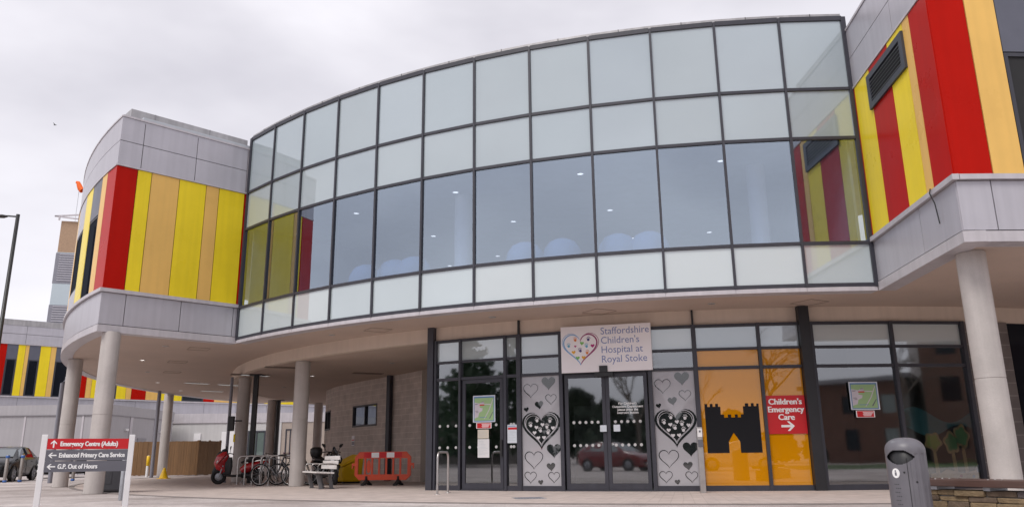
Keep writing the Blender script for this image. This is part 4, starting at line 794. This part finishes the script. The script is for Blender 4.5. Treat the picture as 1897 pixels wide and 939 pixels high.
# barrier
def barrier(loc,rz,lab,fill=False):
    r=thing('safety_barrier',lab,'barrier',loc,rz); fb=Fr((0,0,0),(1,0,0)); org=pm('barrier_orange',(.62,.075,.03),.45,var=.06) if 'barrier_orange' not in MATS else MATS['barrier_orange']
    Wd=.92; m=MB(); T=.022
    out=[(-Wd,.30),(-Wd+.14,.16),(Wd-.14,.16),(Wd,.30),(Wd,.84),(Wd-.16,1.0),(-Wd+.16,1.0),(-Wd,.84)]
    def bar2(u0,u1,v0,v1,t=T): m.fbox(fb,u0,u1,v0,v1,-t,t)
    bar2(-Wd+.15,Wd-.15,.80,.998); bar2(-Wd+.15,Wd-.15,.162,.33)
    for u0,u1 in ((-Wd,-Wd+.11),(Wd-.11,Wd)): m.poly(fb,[(u0 if u0<0 else u0,.30),(u1,.30),(u1,.84),(u0,.84)],-T,T)
    for s_ in (-1,1):
        m.poly(fb,[(s_*Wd,.30),(s_*(Wd-.15),.162),(s_*(Wd-.15),.33),(s_*(Wd-.11),.33),(s_*(Wd-.11),.30)][::s_],-T*.98,T*.98); m.poly(fb,[(s_*Wd,.84),(s_*(Wd-.11),.84),(s_*(Wd-.11),.80),(s_*(Wd-.15),.80),(s_*(Wd-.15),.998)][::-s_],-T*.98,T*.98)
    for k in range(1,7): u=-Wd+.11+(2*Wd-.22)*k/7; bar2(u-.028,u+.028,.33,.80,.018)
    if True: u=-Wd+.11+(2*Wd-.22)*1.5/7; m.poly(fb,ell(u,.56,.07,.2,12),-.006,.006)
    for s_ in (-1,1): bar2(min(s_*Wd,s_*(Wd+.10)),max(s_*Wd,s_*(Wd+.10)),.58,.66); bar2(min(s_*(Wd+.06),s_*(Wd+.10)),max(s_*(Wd+.06),s_*(Wd+.10)),.50,.579)
    lb(m,'panel',org,r)
    m=MB()
    for k in range(5): m.fbox(fb,-.62+.25*k,-.62+.25*(k+1),.825,.975,T+.001,T+.003,k%2)
    lb(m,'reflective_strip',[signred,letw],r)
    for u in (-.52,.52):
        m=MB(); m.loft([(u,-.30,.03),(u,-.12,.07),(u,0,.17),(u,.12,.07),(u,.30,.03)],[(.06,.03),(.07,.05),(.05,.07),(.07,.05),(.06,.03)],10); m.box((u,0,.2),(.07,.06,.16)); lb(m,'foot',rub,r)
    return r
q=onG(708,24.8); barrier((q.x,q.y,GZ),R_(-14),'orange plastic safety barrier with red and white strip against the stone wall')
# litter bin in the right foreground
q=atY(1685,900,10.8); r=thing('litter_bin','grey domed litter bin with dark opening beside the stone bench wall','bin',(q.x,q.y,GZ),R_(0))
bing=pm('bin_grey',(.15,.145,.165),.42,var=.07,scale=5,streak=.08); RB=.248
def bin_shell():
    nA,zs=192,[0,.03,.1,.2,.3,.4,.5,.6]+[.65+.01*k for k in range(20)]; prof=[(RB if z>.02 else RB*.97,z) for z in zs]
    for k in range(1,9): t=math.pi/2*k/8; prof.append((RB*math.cos(t)**.8 if k<8 else .002,.84+.165*math.sin(t)))
    m=MB(); vs=[];fs=[]
    for rr,z in prof:
        for k in range(nA):
            a=2*math.pi*k/nA; q_=rr
            if -106<math.degrees(a)-360*(a>math.pi)<60 and z<.80 and (k//6)%2==0 and rr>.2: q_=rr-.006
            vs.append((q_*math.cos(a),q_*math.sin(a),z))
    for i in range(len(prof)-1):
        zc=(prof[i][1]+prof[i+1][1])/2
        for k in range(nA):
            a=math.degrees(2*math.pi*(k+.5)/nA); a=a-360 if a>180 else a
            x=(a+136)/46                                # opening faces the path, front left
            if abs(x)<1 and abs(zc-.755)<.095*(1-x*x): continue
            k2=(k+1)%nA; fs.append((i*nA+k,i*nA+k2,(i+1)*nA+k2,(i+1)*nA+k))
    m.add(vs,fs,0,smooth=True); return m
lb(bin_shell(),'shell',bing,r)
m=MB(); m.lathe([(.2,.05),(.215,.6),(.215,.86),(.1,.95),(.002,.96)],(0,0,0),32); lb(m,'liner',blk,r)
def onbin(a,z,fn,mat,nm):
    fr=Fr((RB*math.cos(R_(a)),RB*math.sin(R_(a)),z),(-math.sin(R_(a)),math.cos(R_(a)),0)); m=MB(); fn(m,fr); lb(m,nm,mat,r)
onbin(-150,.55,lambda m,f:m.poly(f,ell(0,0,.052,.062,20),-.01,.004),letw,'litter_emblem'); onbin(-150,.55,lambda m,f:(m.fbox(f,-.014,.012,-.03,.012,.004,.006),m.poly(f,ell(-.002,.028,.011,.011,10),.004,.006)),signgrey,'emblem_figure')
m=MB()
for z in [0.06+.05*k for k in range(8)]: 
    for j in range(3): fr=Fr((RB*math.cos(R_(-158+j*6+(4 if int(z*20)%2 else 0))),RB*math.sin(R_(-158+j*6+(4 if int(z*20)%2 else 0))),z),(-math.sin(R_(-158+j*6)),math.cos(R_(-158+j*6)),0)); m.poly(fr,ell(0,0,.007,.007,8),-.004,.002)
lb(m,'drilled_holes',blk,r)
m=MB(); a=R_(-115); m.bar((RB*math.cos(a),RB*math.sin(a),.02),(RB*math.cos(a),RB*math.sin(a),.74),.006,.008); lb(m,'door_seam',blk,r)
onbin(-125,.56,lambda m,f:m.poly(f,ell(0,0,.013,.013,12),-.003,.003),blk,'lock'); onbin(-93,.44,lambda m,f:m.poly(f,ell(0,0,.014,.014,12),-.006,.003),blk,'lock')
# stone bench wall
a_=Vector((5.62,11.7,0)); b_=Vector((6.75,9.7,0)); d_=b_-a_; l=d_.length; r=thing('stone_bench_wall','low dry stone wall with dark timber seat planks, right of the grey bin','bench wall',a_,math.atan2(d_.y,d_.x))
stn_=[pm('stone_buff',(.23,.165,.095),.9,var=.3,scale=9,bump=.8,bscale=30),pm('stone_brown',(.14,.10,.07),.9,var=.3,scale=9,bump=.8,bscale=30),pm('stone_grey',(.12,.10,.10),.9,var=.3,scale=9,bump=.8,bscale=30)]
m=MB(); m.box((l/2+1,.25,.18),(l+2,.42,.30),3)
rnd=random.Random(4)
for row,(z0,z1) in enumerate(((.0,.085),(.09,.19),(.195,.265),(.27,.345))):
    u=-.02+rnd.random()*.1
    while u<l+1.6:
        wd=rnd.uniform(.16,.42); j=lambda s=.012: rnd.uniform(-s,s); fy=-.0+rnd.uniform(-.025,.02); zz0,zz1=z0+j(.006),z1+j(.006)
        m.hexa([(u+.006+j(),fy+j(),zz0),(u+wd-.006+j(),fy+j(),zz0+j(.006)),(u+wd-.006,.3,zz0),(u+.006,.3,zz0),(u+.006+j(),fy+j(),zz1+j(.008)),(u+wd-.006+j(),fy+j(),zz1+j(.008)),(u+wd-.006,.3,zz1),(u+.006,.3,zz1)],rnd.choice((0,0,0,1,1,2))); u+=wd
for k in range(4): m.hexa([(-.02,.02+k*.1,.0+.0),(.1,.02+k*.1,0),(.1,.11+k*.1,0),(-.02,.11+k*.1,0),(-.02,.02+k*.1,.33),(.1,.02+k*.1,.33),(.1,.11+k*.1,.33),(-.02,.11+k*.1,.33)],k%3)
lb(m,'stonework',stn_+[intd],r,bevel=.012)
tim=pm('seat_timber',(.085,.045,.036),.45,var=.2,scale=4,stretch=(.5,8,8),coat=.15)
for k in range(3): m=MB(); m.box((l/2+.8,.0+.16*k,.435),(l+1.7,.145,.095)); lb(m,'seat_plank',tim,r,bevel=.012)
for x in (.42,1.15,1.9,2.6,3.3): m=MB(); m.box((x,.17,.366),(.09,.40,.045)); lb(m,'seat_bracket',galv,r); m=MB(); [m.lathe([(.012,.483),(.012,.487),(.002,.489)],(x+.02,.16*k,0),10) for k in range(3)]; lb(m,'bolt_head',steel,r)
# lamp post
q=atY(28,400,26); r=thing('street_lamp','tall thin black street lamp at the left edge with one arm','street lamp',(q.x+.1,q.y,GZ))
m=MB(); m.lathe([(.11,0),(.11,1.2),(.075,1.25),(.06,q.z+.02),(.002,q.z+.03)],(0,0,0),16); lb(m,'pole',blk,r)
m=MB(); m.loft([(0,0,q.z-.06),(-.35,0,q.z-.03),(-.5,0,q.z-.03)],.03,8); lb(m,'arm',blk,r); m=MB(); m.loft([(-.38,0,q.z-.04),(-.52,0,q.z-.04),(-.85,0,q.z-.03),(-1.0,0,q.z-.03)],[(.06,.03),(.13,.06),(.12,.05),(.05,.02)],14); hd=lb(m,'lamp_head',blk,r)
# ------------------------------------------------------------------ cars
def car(loc,rz,lab,paint,hatch=True,grp=None):
    r=thing('parked_car',lab,'car',loc,rz,grp)
    X=[2.02,1.98,1.80,1.45,1.05,.85,.40,-.10,-.60,-1.10,-1.55,-1.82,-1.98,-2.02]
    ZL=[.34,.24,.20,.18,.18,.18,.18,.18,.18,.18,.20,.24,.32,.42]
    HW=[.58,.72,.80,.85,.865,.87,.875,.875,.875,.87,.86,.82,.76,.70]
    ZB=[.58,.68,.78,.88,.95,.97,.98,.985,.99,1.0,1.02,1.02,.95,.85]
    ZT=[.60,.72,.82,.92,1.02,1.12,1.36,1.475,1.49,1.46,1.37,1.20,1.02,.90]
    TW=[.50,.62,.70,.74,.72,.70,.62,.60,.60,.58,.54,.56,.62,.60]
    m=MB(); vs=[]
    for x,zl,hw,zb,zt,tw in zip(X,ZL,HW,ZB,ZT,TW):
        h=[(hw*.86,zl),(hw*.97,zl+.10),(hw,(zl+zb)/2),(hw*.985,zb-.10),(hw*.95,zb),(tw,zt-.03),(tw*.75,zt)]
        vs+=[(x,-a,b) for a,b in h]+[(x,a,b) for a,b in h[::-1]]
    k=14; fs=[]; gl=[]
    for i in range(len(X)-1):
        for j in range(k):
            j2=(j+1)%k; f_=(i*k+j,i*k+j2,(i+1)*k+j2,(i+1)*k+j); fs.append(f_)
    m.add(vs,fs,0,smooth=True); m.add(vs[:k],[tuple(range(k))]); m.add(vs[-k:],[tuple(range(k))]); body=lb(m,'body',paint,r)
    dk=MATS['car_glass'] if 'car_glass' in MATS else filmglass('car_glass',(.012,.014,.016),(.95,1,1),.32)
    def quadglass(nm,P,off):
        c=sum((Vector(p) for p in P),Vector())/len(P); n_=(Vector(P[1])-Vector(P[0])).cross(Vector(P[2])-Vector(P[0])).normalized()
        if n_.dot(c-Vector((-.3,0,.8)))<0: n_=-n_
        m=MB(); Q=[Vector(p)+(c-Vector(p))*.06 for p in P]; n=len(Q); m.add([q+n_*off for q in Q]+[q-n_*.03 for q in Q],[tuple(range(n)),tuple(range(2*n-1,n-1,-1))]+[(i,n+i,n+(i+1)%n,(i+1)%n) for i in range(n)]); return lb(m,nm,dk,r)
    P=lambda i,j:vs[i*k+j]
    for s_,j4,j5 in ((0,4,5),(1,9,8)):
        quadglass('side_window',[P(5,j4),P(7,j4),P(7,j5),P(6,j5)],.012); quadglass('side_window',[P(7,j4),P(9,j4),P(9,j5),P(7,j5)],.012); quadglass('side_window',[P(9,j4),P(10,j4),P(10,j5),P(9,j5)],.012)
    m_=lambda a,b,t:tuple(a[i]+(b[i]-a[i])*t for i in range(3))
    quadglass('windscreen',[P(4,5),P(4,8),P(6,8),P(6,5)],.05); quadglass('rear_window',[P(10,5),P(10,8),P(12,8),P(12,5)],.05)
    for x in (1.28,-1.28):
        for s_ in (-1,1):
            M2=Matrix.Translation((x,s_*.78,.31)); a=MB(); a.lathe([(.335,-.112),(.335,.02)],(0,0,0),24,0,M2@Matrix.Rotation(math.pi/2,4,'X')); a.add([ (x+.36*math.cos(t),s_*.868,.31+.36*math.sin(t)) for t in [2*math.pi*i/24 for i in range(24)]],[tuple(range(24))]); lb(a,'wheel_arch',blk,r)
            a=MB(); a.torus((x,s_*.775,.31),.225,.088,None,28,10); wv=lb(a,'wheel',rub,r); a=MB(); a.lathe([(.002,.0),(.05,.02),(.06,.0),(.19,.015),(.205,.0)],(0,0,0),20,0,Matrix.Rotation(-s_*math.pi/2,4,'X')); 
            for q_ in range(5): t=2*math.pi*q_/5; a.bar((0.04*math.cos(t),s_*.02,.04*math.sin(t)),(.2*math.cos(t),s_*.02,.2*math.sin(t)),.05,.02)
            a.v=[W[r]@(v+Vector((x,s_*.868,.31))) for v in a.v]; a.build('rim',galv,wv)
    for s_ in (-1,1):
        a=MB(); a.loft([(1.93,s_*.46,.62),(1.86,s_*.62,.66),(1.66,s_*.77,.72)],[(.03,.05),(.05,.075),(.03,.05)],10); lb(a,'headlight',MATS['headlamp'],r)
        a=MB(); a.loft([(-1.86,s_*.66,.78),(-1.84,s_*.70,.93),(-1.74,s_*.70,1.03)],[(.06,.04),(.07,.05),(.03,.03)],10,up=(0,1,0)); lb(a,'tail_light',signred,r)
        a=MB(); a.loft([(.78,s_*.86,.99),(.80,s_*.96,1.03),(.80,s_*1.03,1.04)],[(.03,.03),(.06,.07),(.03,.04)],10); lb(a,'door_mirror',paint,r)
        a=MB(); a.bar((.78,s_*.872,.30),(.76,s_*.872,.94),.008,.008); a.bar((-.15,s_*.876,.28),(-.15,s_*.876,.95),.008,.008); a.box((.0,s_*.88,.82),(.16,.02,.025)); a.box((-.9,s_*.876,.84),(.16,.02,.025)); lb(a,'door_line',blk,r)
    a=MB(); a.box((1.99,0,.42),(.06,.9,.16)); lb(a,'grille',blk,r); a=MB(); a.box((2.03,0,.36),(.012,.5,.11)); lb(a,'number_plate',letw,r); a=MB(); a.box((-2.03,0,.62),(.012,.5,.11)); lb(a,'number_plate',yel,r)
    return r
cpk=pm('car_black',(.008,.008,.010),.2,spec=.3,coat=.2,var=.03); cdk=pm('car_charcoal',(.014,.015,.019),.2,spec=.3,coat=.2,var=.03); crd=pm('car_red',(.22,.012,.016),.15,coat=1,var=.03); cwh=pm('car_white',(.72,.72,.73),.2,coat=1,var=.02)
q=onG(3,36); car((q.x,q.y,GZ),R_(-76),'black hatchback parked nose forward at the left edge',cpk)
q=onG(112,42.5); car((q.x,q.y,GZ),R_(-88),'dark car mostly hidden behind the sign and drainpipe',cdk)
car((-7.8,-3.2,GZ),R_(8),'red car mirrored in the sliding doors',crd)
car((5.2,-4.6,GZ),R_(180),'white hatchback mirrored in the orange window',cwh)
car((13.5,-2.4,GZ),R_(165),'black car mirrored in the wide window',cdk)
# ------------------------------------------------------------------ fence and background buildings
fa=onG(238,44.4); fb_=onG(363,44.0); fc_=onG(406,45.2)
wood=pm('fence_wood',(.21,.115,.052),.8,var=.18,scale=5,stretch=(6,6,.5),streak=.2); wood2=pm('fence_wood_pale',(.30,.20,.12),.8,var=.18,scale=5,stretch=(6,6,.5),streak=.15)
def fence(p,q,mat,lab):
    d=q-p; l=d.length; r=thing('wooden_fence',lab,'fence',p,math.atan2(d.y,d.x)); m=MB(); u=0
    while u<l-.05: m.box((u+.07,rnd.uniform(-.006,.006),.915+rnd.uniform(-.01,.01)),(.135,.02,1.79)); u+=.14
    lb(m,'boards',mat,r); m=MB(); m.box((l/2,.05,.5),(l,.06,.08)); m.box((l/2,.05,1.4),(l,.06,.08)); lb(m,'rails',mat,r)
    for x in (0,l/2,l): m=MB(); m.box((x,.1,.93),(.09,.09,1.86)); lb(m,'fence_post',mat,r)
fence(fa,fb_,wood,'brown close boarded fence behind the canopy columns'); fence(fb_+Vector((.05,.02,0)),fc_,wood2,'paler short fence panel by the scooter')
# ward building far left
a0=Vector((-37.2*56/60-.5,56.3,0)); d_=Vector((1.245,1,0)).normalized(); B0=a0-d_*26; fw=Fr(B0,d_); 
r=thing('ward_building','long low hospital block with grey bands and coloured stripes behind the left wing','building',(B0.x,B0.y,GZ))
LW=70; m=MB(); m.fbox(fw,0,LW,GZ,10.2,-14,-.04); lb_=m.build('wall',cabd,r)
def bandp(z0,z1,step,ph,mat=silver,nm='metal_band'):
    m=MB(); u=0; 
    while u<LW: m.fbox(fw,u+.012,u+step-.012,z0,z1,-.04,0); u+=step
    m.build(nm,mat,r)
bandp(9.77,10.36,2.6,0); bandp(9.08,9.74,2.6,0); bandp(4.4,5.26,2.6,0)
m=MB(); m.fbox(fw,-.2,LW+.2,10.36,10.78,-14,.02); m.fbox(fw,0,LW,5.27,5.37,-.04,.08,1); m.fbox(fw,0,LW,9.0,9.07,-.04,.04,1); m.fbox(fw,0,LW,4.2,4.39,-.04,.02,1); m.build('roof_edge',[parapet_m,silver_lip],r)
m=MB(); m.fbox(fw,0,LW,GZ,4.19,-.04,-.01); m.build('ground_storey',cabm,r)
def wall_u(px):                        # where a sight column meets the ward building's front
    d=ray(px,700); k=d.x/d.y; return (k*B0.y-B0.x)/(d_.x-k*d_.y)
stripes=[(-45,5,'r'),(5,26,'w'),(26,40,'y'),(40,47,'a'),(47,68,'w'),(68,88,'y'),(88,98,'a'),(98,148,'w'),(148,161,'r'),(161,171,'a'),(171,200,'y'),(200,218,'w'),(218,236,'y'),(236,246,'a'),(246,273,'r'),(273,300,'a'),(300,340,'y'),(340,380,'w'),(380,400,'r'),(400,440,'a'),(440,550,'y')]
runs=[(wall_u(a),wall_u(b)-wall_u(a),k) for a,b,k in stripes]
u0=runs[0][0]
for k,wd in (('a',.7),('y',1.4),('w',1.5),('r',1.2),('a',.8),('y',1.5),('w',1.4),('y',1.3),('a',.7),('w',1.5)):
    u0-=wd; runs.append((u0,wd,k))
for u,wd,k in runs:
    if k=='w':
        m=MB(); m.fbox(fw,u+.01,u+wd-.01,7.95,8.98,-.03,0); m.build('cladding_panel',greyp,r)
        m=MB(); m.fbox(fw,u+.01,u+wd-.01,5.39,5.46,-.12,.0); m.fbox(fw,u+.01,u+wd-.01,7.88,7.94,-.12,0); m.fbox(fw,u+.01,u+.1,5.46,7.88,-.12,0); m.fbox(fw,u+wd-.1,u+wd-.01,5.46,7.88,-.12,0); wf=m.build('window',frame,r); m=MB(); m.fbox(fw,u+.1,u+wd-.1,5.46,7.88,-.06,-.03); m.build('window_pane',MATS['dark_pane'],wf)
    else:
        m=MB(); m.fbox(fw,u+.01,u+wd-.01,5.39,8.98,-.03,0); m.build('cladding_panel',{'y':yellow,'a':amber,'r':red}[k],r)
# tower behind
tp=atY(117,405,95); r=thing('tower_block','slim tan brick tower with louvred bays showing behind the left wing','building',(tp.x,95,GZ))
tf=Fr((tp.x-.15,95,0),(1,.25,0)); hT=tp.z-.3
m=MB(); m.fbox(tf,0,6,GZ,hT,-6,0); m.build('wall',pm('tower_brick',(.40,.27,.18),.85,var=.12,scale=6),r)
m=MB(); m.fbox(tf,-.05,6.05,GZ,hT-3.9*1.0-.2,-6,.06,0); m.build('glazed_bay',frost,r)
for k in range(3):
    z1=hT-4.2-k*6.6; m=MB(); m.fbox(tf,-.1,6.1,z1-3.9,z1,-1,.09,1)
    for j in range(12): m.fbox(tf,.35,5.6,z1-.25-j*.30,z1-.14-j*.30,.09,.16,0)
    m.build('louvred_bay',[silver,pipem],r)
m=MB()
for a,b in (((-.75,hT+.5),(3,hT+.95)),((-.75,hT+.5),(3,hT+.2)),((-.2,hT),(-.2,hT+.5))): m.bar(tf.p(a[0],a[1],.3),tf.p(b[0],b[1],.3),.16,.16)
m.build('roof_frame',silver_lip,r)
# windsock
q=atY(144.5,345,110); r=thing('windsock','orange windsock on a thin mast showing past the left wing\'s roof','windsock',(q.x+.25,q.y,GZ))
m=MB(); m.lathe([(.05,0),(.03,q.z+.6),(.001,q.z+.6)],(0,0,0),8); lb(m,'mast',galv,r); m=MB(); m.loft([(.5,0,q.z-.75),(.15,0,q.z-.4),(-.12,0,q.z+.15),(-.28,0,q.z+.5),(-.55,0,q.z+.58)],[.42,.40,.34,.27,.20],14,cap=False); lb(m,'sock',pm('sock_orange',(.80,.13,.01),.7),r)
# bird
q=atY(102,232,60); r=MB(); r.loft([(-.22,0,0),(-.1,0,.01),(.08,0,0),(.26,0,-.01)],[(.02,.02),(.06,.05),(.06,.05),(.015,.01)],8); r.add([(-.08,0,.03),(.08,0,.03),(.02,.42,.16),(-.06,.42,.16)],[(0,1,2,3)]); r.add([(-.08,0,.03),(.08,0,.03),(.02,-.42,.16),(-.06,-.42,.16)],[(0,1,2,3)])
b=r.build('bird',blk); b.location=q; b.scale=(.6,.6,.6); tag(b,'tiny dark bird high in the sky above the left wing','bird')
# grey cabin and pale building
r=thing('grey_cabin_block','plain grey single storey cladding block behind the cars','building',(-33,50,GZ)); fc=Fr((-48,50.6,0),(1,-.03,0)); LC=22.6
m=MB(); m.fbox(fc,0,LC,GZ,3.66,-9,0); m.build('wall',cabm,r); m=MB(); m.fbox(fc,-.05,LC+.05,3.67,4.28,-9.05,.06,0); m.fbox(fc,-.05,LC+.05,3.62,3.667,-9.05,.08,1); m.build('fascia_band',[cabm,cabd],r)
for u in (2.5,6.2,9.9,13.6,17.3,21): m=MB(); m.fbox(fc,u,u+.12,GZ,3.61,0,.03); m.build('cover_strip',silver_lip,r)
fe=Fr(fc.p(LC,0,0),-fc.n)
for w_ in (2.8,6.2): m=MB(); m.fbox(fe,w_,w_+.3,GZ,3.61,0,.06); m.build('cover_strip',silver_lip,r)
for w_ in (2.2,7.0): m=MB(); m.fbox(fe,w_,w_+.35,2.72,2.86,0,.12); m.build('bulkhead_light',white,r)
m=MB(); m.fbox(fe,4.0,5.2,GZ,2.3,0,.04); m.build('plain_door',cabd,r)
r=thing('pale_clinic_block','pale single storey block with white door and two windows behind the cycle rack','building',(-19,59.5,GZ)); fp=Fr((-27,60,0),(1,.0,0)); LP=20
m=MB(); m.fbox(fp,0,LP,GZ,3.5,-8,0); wp_=m.build('wall',whitecab,r); m=MB(); m.fbox(fp,-.05,LP+.05,3.5,4.2,-8.05,.08); m.build('fascia_band',silver_lip,r)
def px2u(px): d=ray(px,840); return d.x/d.y*60+27
u0,u1=px2u(408),px2u(433); m=MB(); m.fbox(fp,u0,u1,GZ,2.85,0,.05); m.build('white_door',white,r)
for a,b,z0,z1 in ((px2u(457),px2u(490),1.0,2.9),(px2u(527),px2u(545),1.0,3.0)):
    m=MB()
    for q_ in ((a,b,z0,z0+.1),(a,b,z1-.1,z1),(a,a+.1,z0+.1,z1-.1),(b-.1,b,z0+.1,z1-.1),((a+b)/2-.04,(a+b)/2+.04,z0+.1,z1-.1)): m.fbox(fp,*q_,0,.06)
    wf=m.build('window',frame,r); m=MB(); m.fbox(fp,a+.1,b-.1,z0+.1,z1-.1,.005,.02); m.build('window_pane',filmglass('green_pane',(.14,.18,.17),(1,1,1),.1) if 'green_pane' not in MATS else MATS['green_pane'],wf)
u0=px2u(357); m=MB(); m.fbox(fp,u0,u0+.5,2.2,2.75,0,.1); m.build('vent_box',white,r)
m=MB(); m.fbox(fp,px2u(513),px2u(519),GZ,3.49,0,.1); m.fbox(fp,px2u(519),px2u(600),GZ,3.49,0,.03,1); m.build('beige_bay',[whitecab,beige],r)
# ------------------------------------------------------------------ what stands across the road: it shows mirrored in the glass
bark=pm('birch_bark',(.16,.13,.11),.9,var=.3,scale=6); ever=pm('evergreen_leaf',(.035,.06,.03),.7,var=.3,scale=1)
def bare_tree(loc,h,lab,seed,droop=0):
    R=random.Random(seed); r=thing('bare_tree',lab,'tree',loc,0,'bare trees across the road'); tr=MB(); cr=MB()
    def grow(p,d,l,rad,dep):
        q=p+d*l; (tr if dep>3 else cr).loft([p,p+d*l*.5+Vector((R.uniform(-.05,.05)*l,R.uniform(-.05,.05)*l,0)),q],[rad,rad*.85,rad*.7],5,cap=False)
        if dep==0: return
        for k in range(3 if dep>1 else 3):
            a=R.uniform(0,6.28); s=R.uniform(.35,.75); n=(d+Vector((math.cos(a)*s,math.sin(a)*s,R.uniform(-.1,.25)-droop*(5-dep)*.12))).normalized(); grow(p+d*l*R.uniform(.55,1),n,l*R.uniform(.6,.78),rad*.55,dep-1)
    grow(Vector((0,0,0)),Vector((0,0,1)),h*.32,h*.018,5)
    lb(tr,'trunk',bark,r); lb(cr,'crown',bark,r)
for k,(x,y,h,d) in enumerate(((-24,-28,13,0),(-15,-30,14,0),(-9,-29,12.5,1),(-19,-33,15,0),(3,-27,11,0),(12,-24,14,1),(20,-26,12,1),(34,-15,13,1))):
    bare_tree((x,y,GZ),h,'bare branched tree mirrored in the '+['left end of the entrance glass','left sliding door','right sliding door','heart pane left of the sliding doors','castle window','orange window','orange window\'s right pane','wide window'][k],k+3,d)
def evergreen(loc,h,lab,seed):
    R=random.Random(seed); r=thing('evergreen_tree',lab,'tree',loc,0); m=MB(); m.loft([(0,0,0),(0,0,h*.8)],[.2,.06],6); lb(m,'trunk',bark,r); m=MB()
    for k in range(1500):
        z=R.random()**.8; rr=(1-z)**.6*h*.46*R.uniform(.4,1)+.2; a=R.uniform(0,6.28); rr*=1+.35*math.sin(3*a+seed)+.25*math.sin(7*z+2*a+seed); c=Vector((rr*math.cos(a),rr*math.sin(a),h*(.08+.92*z))); u=Vector((R.uniform(-1,1),R.uniform(-1,1),R.uniform(-1,1))).normalized()*.42; v=u.cross(Vector((R.uniform(-1,1),R.uniform(-1,1),R.uniform(-1,1)))).normalized()*.3
        m.add([c-u-v,c+u-v*.3,c+u*.4+v,c-u*.6+v],[(0,1,2,3)])
    lb(m,'crown',ever,r)
spots=((-46,-34,8),(-39,-37,9),(-33,-35,7),(-28,-38,7.5),(-23,-35,6),(-18.5,-37,7.2),(-14,-35,5.6),(-9.5,-37,6.8),(-5,-36,5.5),(0,-38,5.6),(5,-36,4.3),(10,-38,4.8),(15,-36,4.2),(20,-35,4.7),(-40,-7,12.5),(-46,-10,13),(-53,-13,12),(-36,-14,13))
for k,(x,y,h) in enumerate(spots): evergreen((x,y,GZ),h,('dense dark evergreen mirrored in the entrance glass, '+['first','second','third','fourth','fifth','sixth','seventh','eighth','ninth','tenth','eleventh','twelfth','thirteenth','last'][k]+' from the left of the belt') if k<14 else 'dense dark evergreen mirrored in the '+['left strip of the entrance glass','side door','glass beside the side door','frosted bay near the side door'][k-14],k+30)
def brick_block(lab,p0,p1,h,rows,mat,gap=3.0):
    p0,p1=Vector(p0),Vector(p1); LQ=(p1-p0).length; fb2=Fr(p0,p1-p0); 
    if fb2.n.dot(Vector((8,18,0))-p0)<0: fb2.n=-fb2.n
    c=fb2.p(LQ/2,0,-5); r=thing('brick_block',lab,'building',(c.x,c.y,GZ)); m=MB(); zs=[GZ]+[z for q in rows for z in q]+[h]; n=int(LQ/gap)
    for z0,z1 in zip(zs[::2],zs[1::2]): m.add([fb2.p(0,z0,0),fb2.p(LQ,z0,0),fb2.p(LQ,z1,0),fb2.p(0,z1,0)],[(0,1,2,3)],0,[[(0,z0),(LQ,z0),(LQ,z1),(0,z1)]])
    for z0,z1 in rows:
        for k in range(n+1):
            u0,u1=max(0,gap*k-gap*.32),min(LQ,gap*k+gap*.32); m.add([fb2.p(u0,z0,0),fb2.p(u1,z0,0),fb2.p(u1,z1,0),fb2.p(u0,z1,0)],[(0,1,2,3)],0,[[(u0,z0),(u1,z0),(u1,z1),(u0,z1)]])
    m.build('wall',mat,r); m=MB(); m.fbox(fb2,0,LQ,GZ,h-.1,-10,-.3); m.build('inner_wall',brickdark,r); m=MB(); m.fbox(fb2,-.4,LQ+.4,h,h+.35,-10,.5); m.build('roof',cabd,r)
    for z0,z1 in rows:
        for k in range(n): m=MB(); m.fbox(fb2,gap*k+gap*.32,gap*k+gap*.68,z0,z1,-.16,-.1); m.build('window',MATS['green_pane'] if k%2 else MATS['dark_pane'],r)
brick_block('low dark red brick building mirrored in the wide window',(18,-36,0),(37,-17.5,0),6.2,((1.0,2.6),(3.8,5.2)),brickred)
brick_block('tall red brick building mirrored at the right of the wide window',(38,-17,0),(60,-2,0),13.5,((1.0,2.8),(4.4,6.2),(7.8,9.6),(11,12.6)),brickred,3.6)
brick_block('long low brown building mirrored low in the side door',(-74,-8,0),(-46,-24,0),5.2,((1.0,2.8),),brickdark)
lawn=pm('lawn_green',(.05,.085,.025),.95,var=.3,scale=2,speck=.4)
m=MB(); m.add([(11,-5,GZ),(60,1,GZ),(60,-21,GZ),(12,-19,GZ)],[(0,1,2,3)]); struct(m.build('lawn',lawn))

q=atZ(980,922,GZ); r=thing('drain_cover','square iron drain cover set in the forecourt before the left heart pane','drain cover',(q.x,q.y,GZ),R_(8))
m=MB(); m.box((0,0,.002),(.62,.62,.008),0); lb(m,'frame',galv,r); m=MB()
for k in range(9): m.box((-.24+.06*k,0,.0075),(.035,.52,.006))
lb(m,'grating',pipem,r)
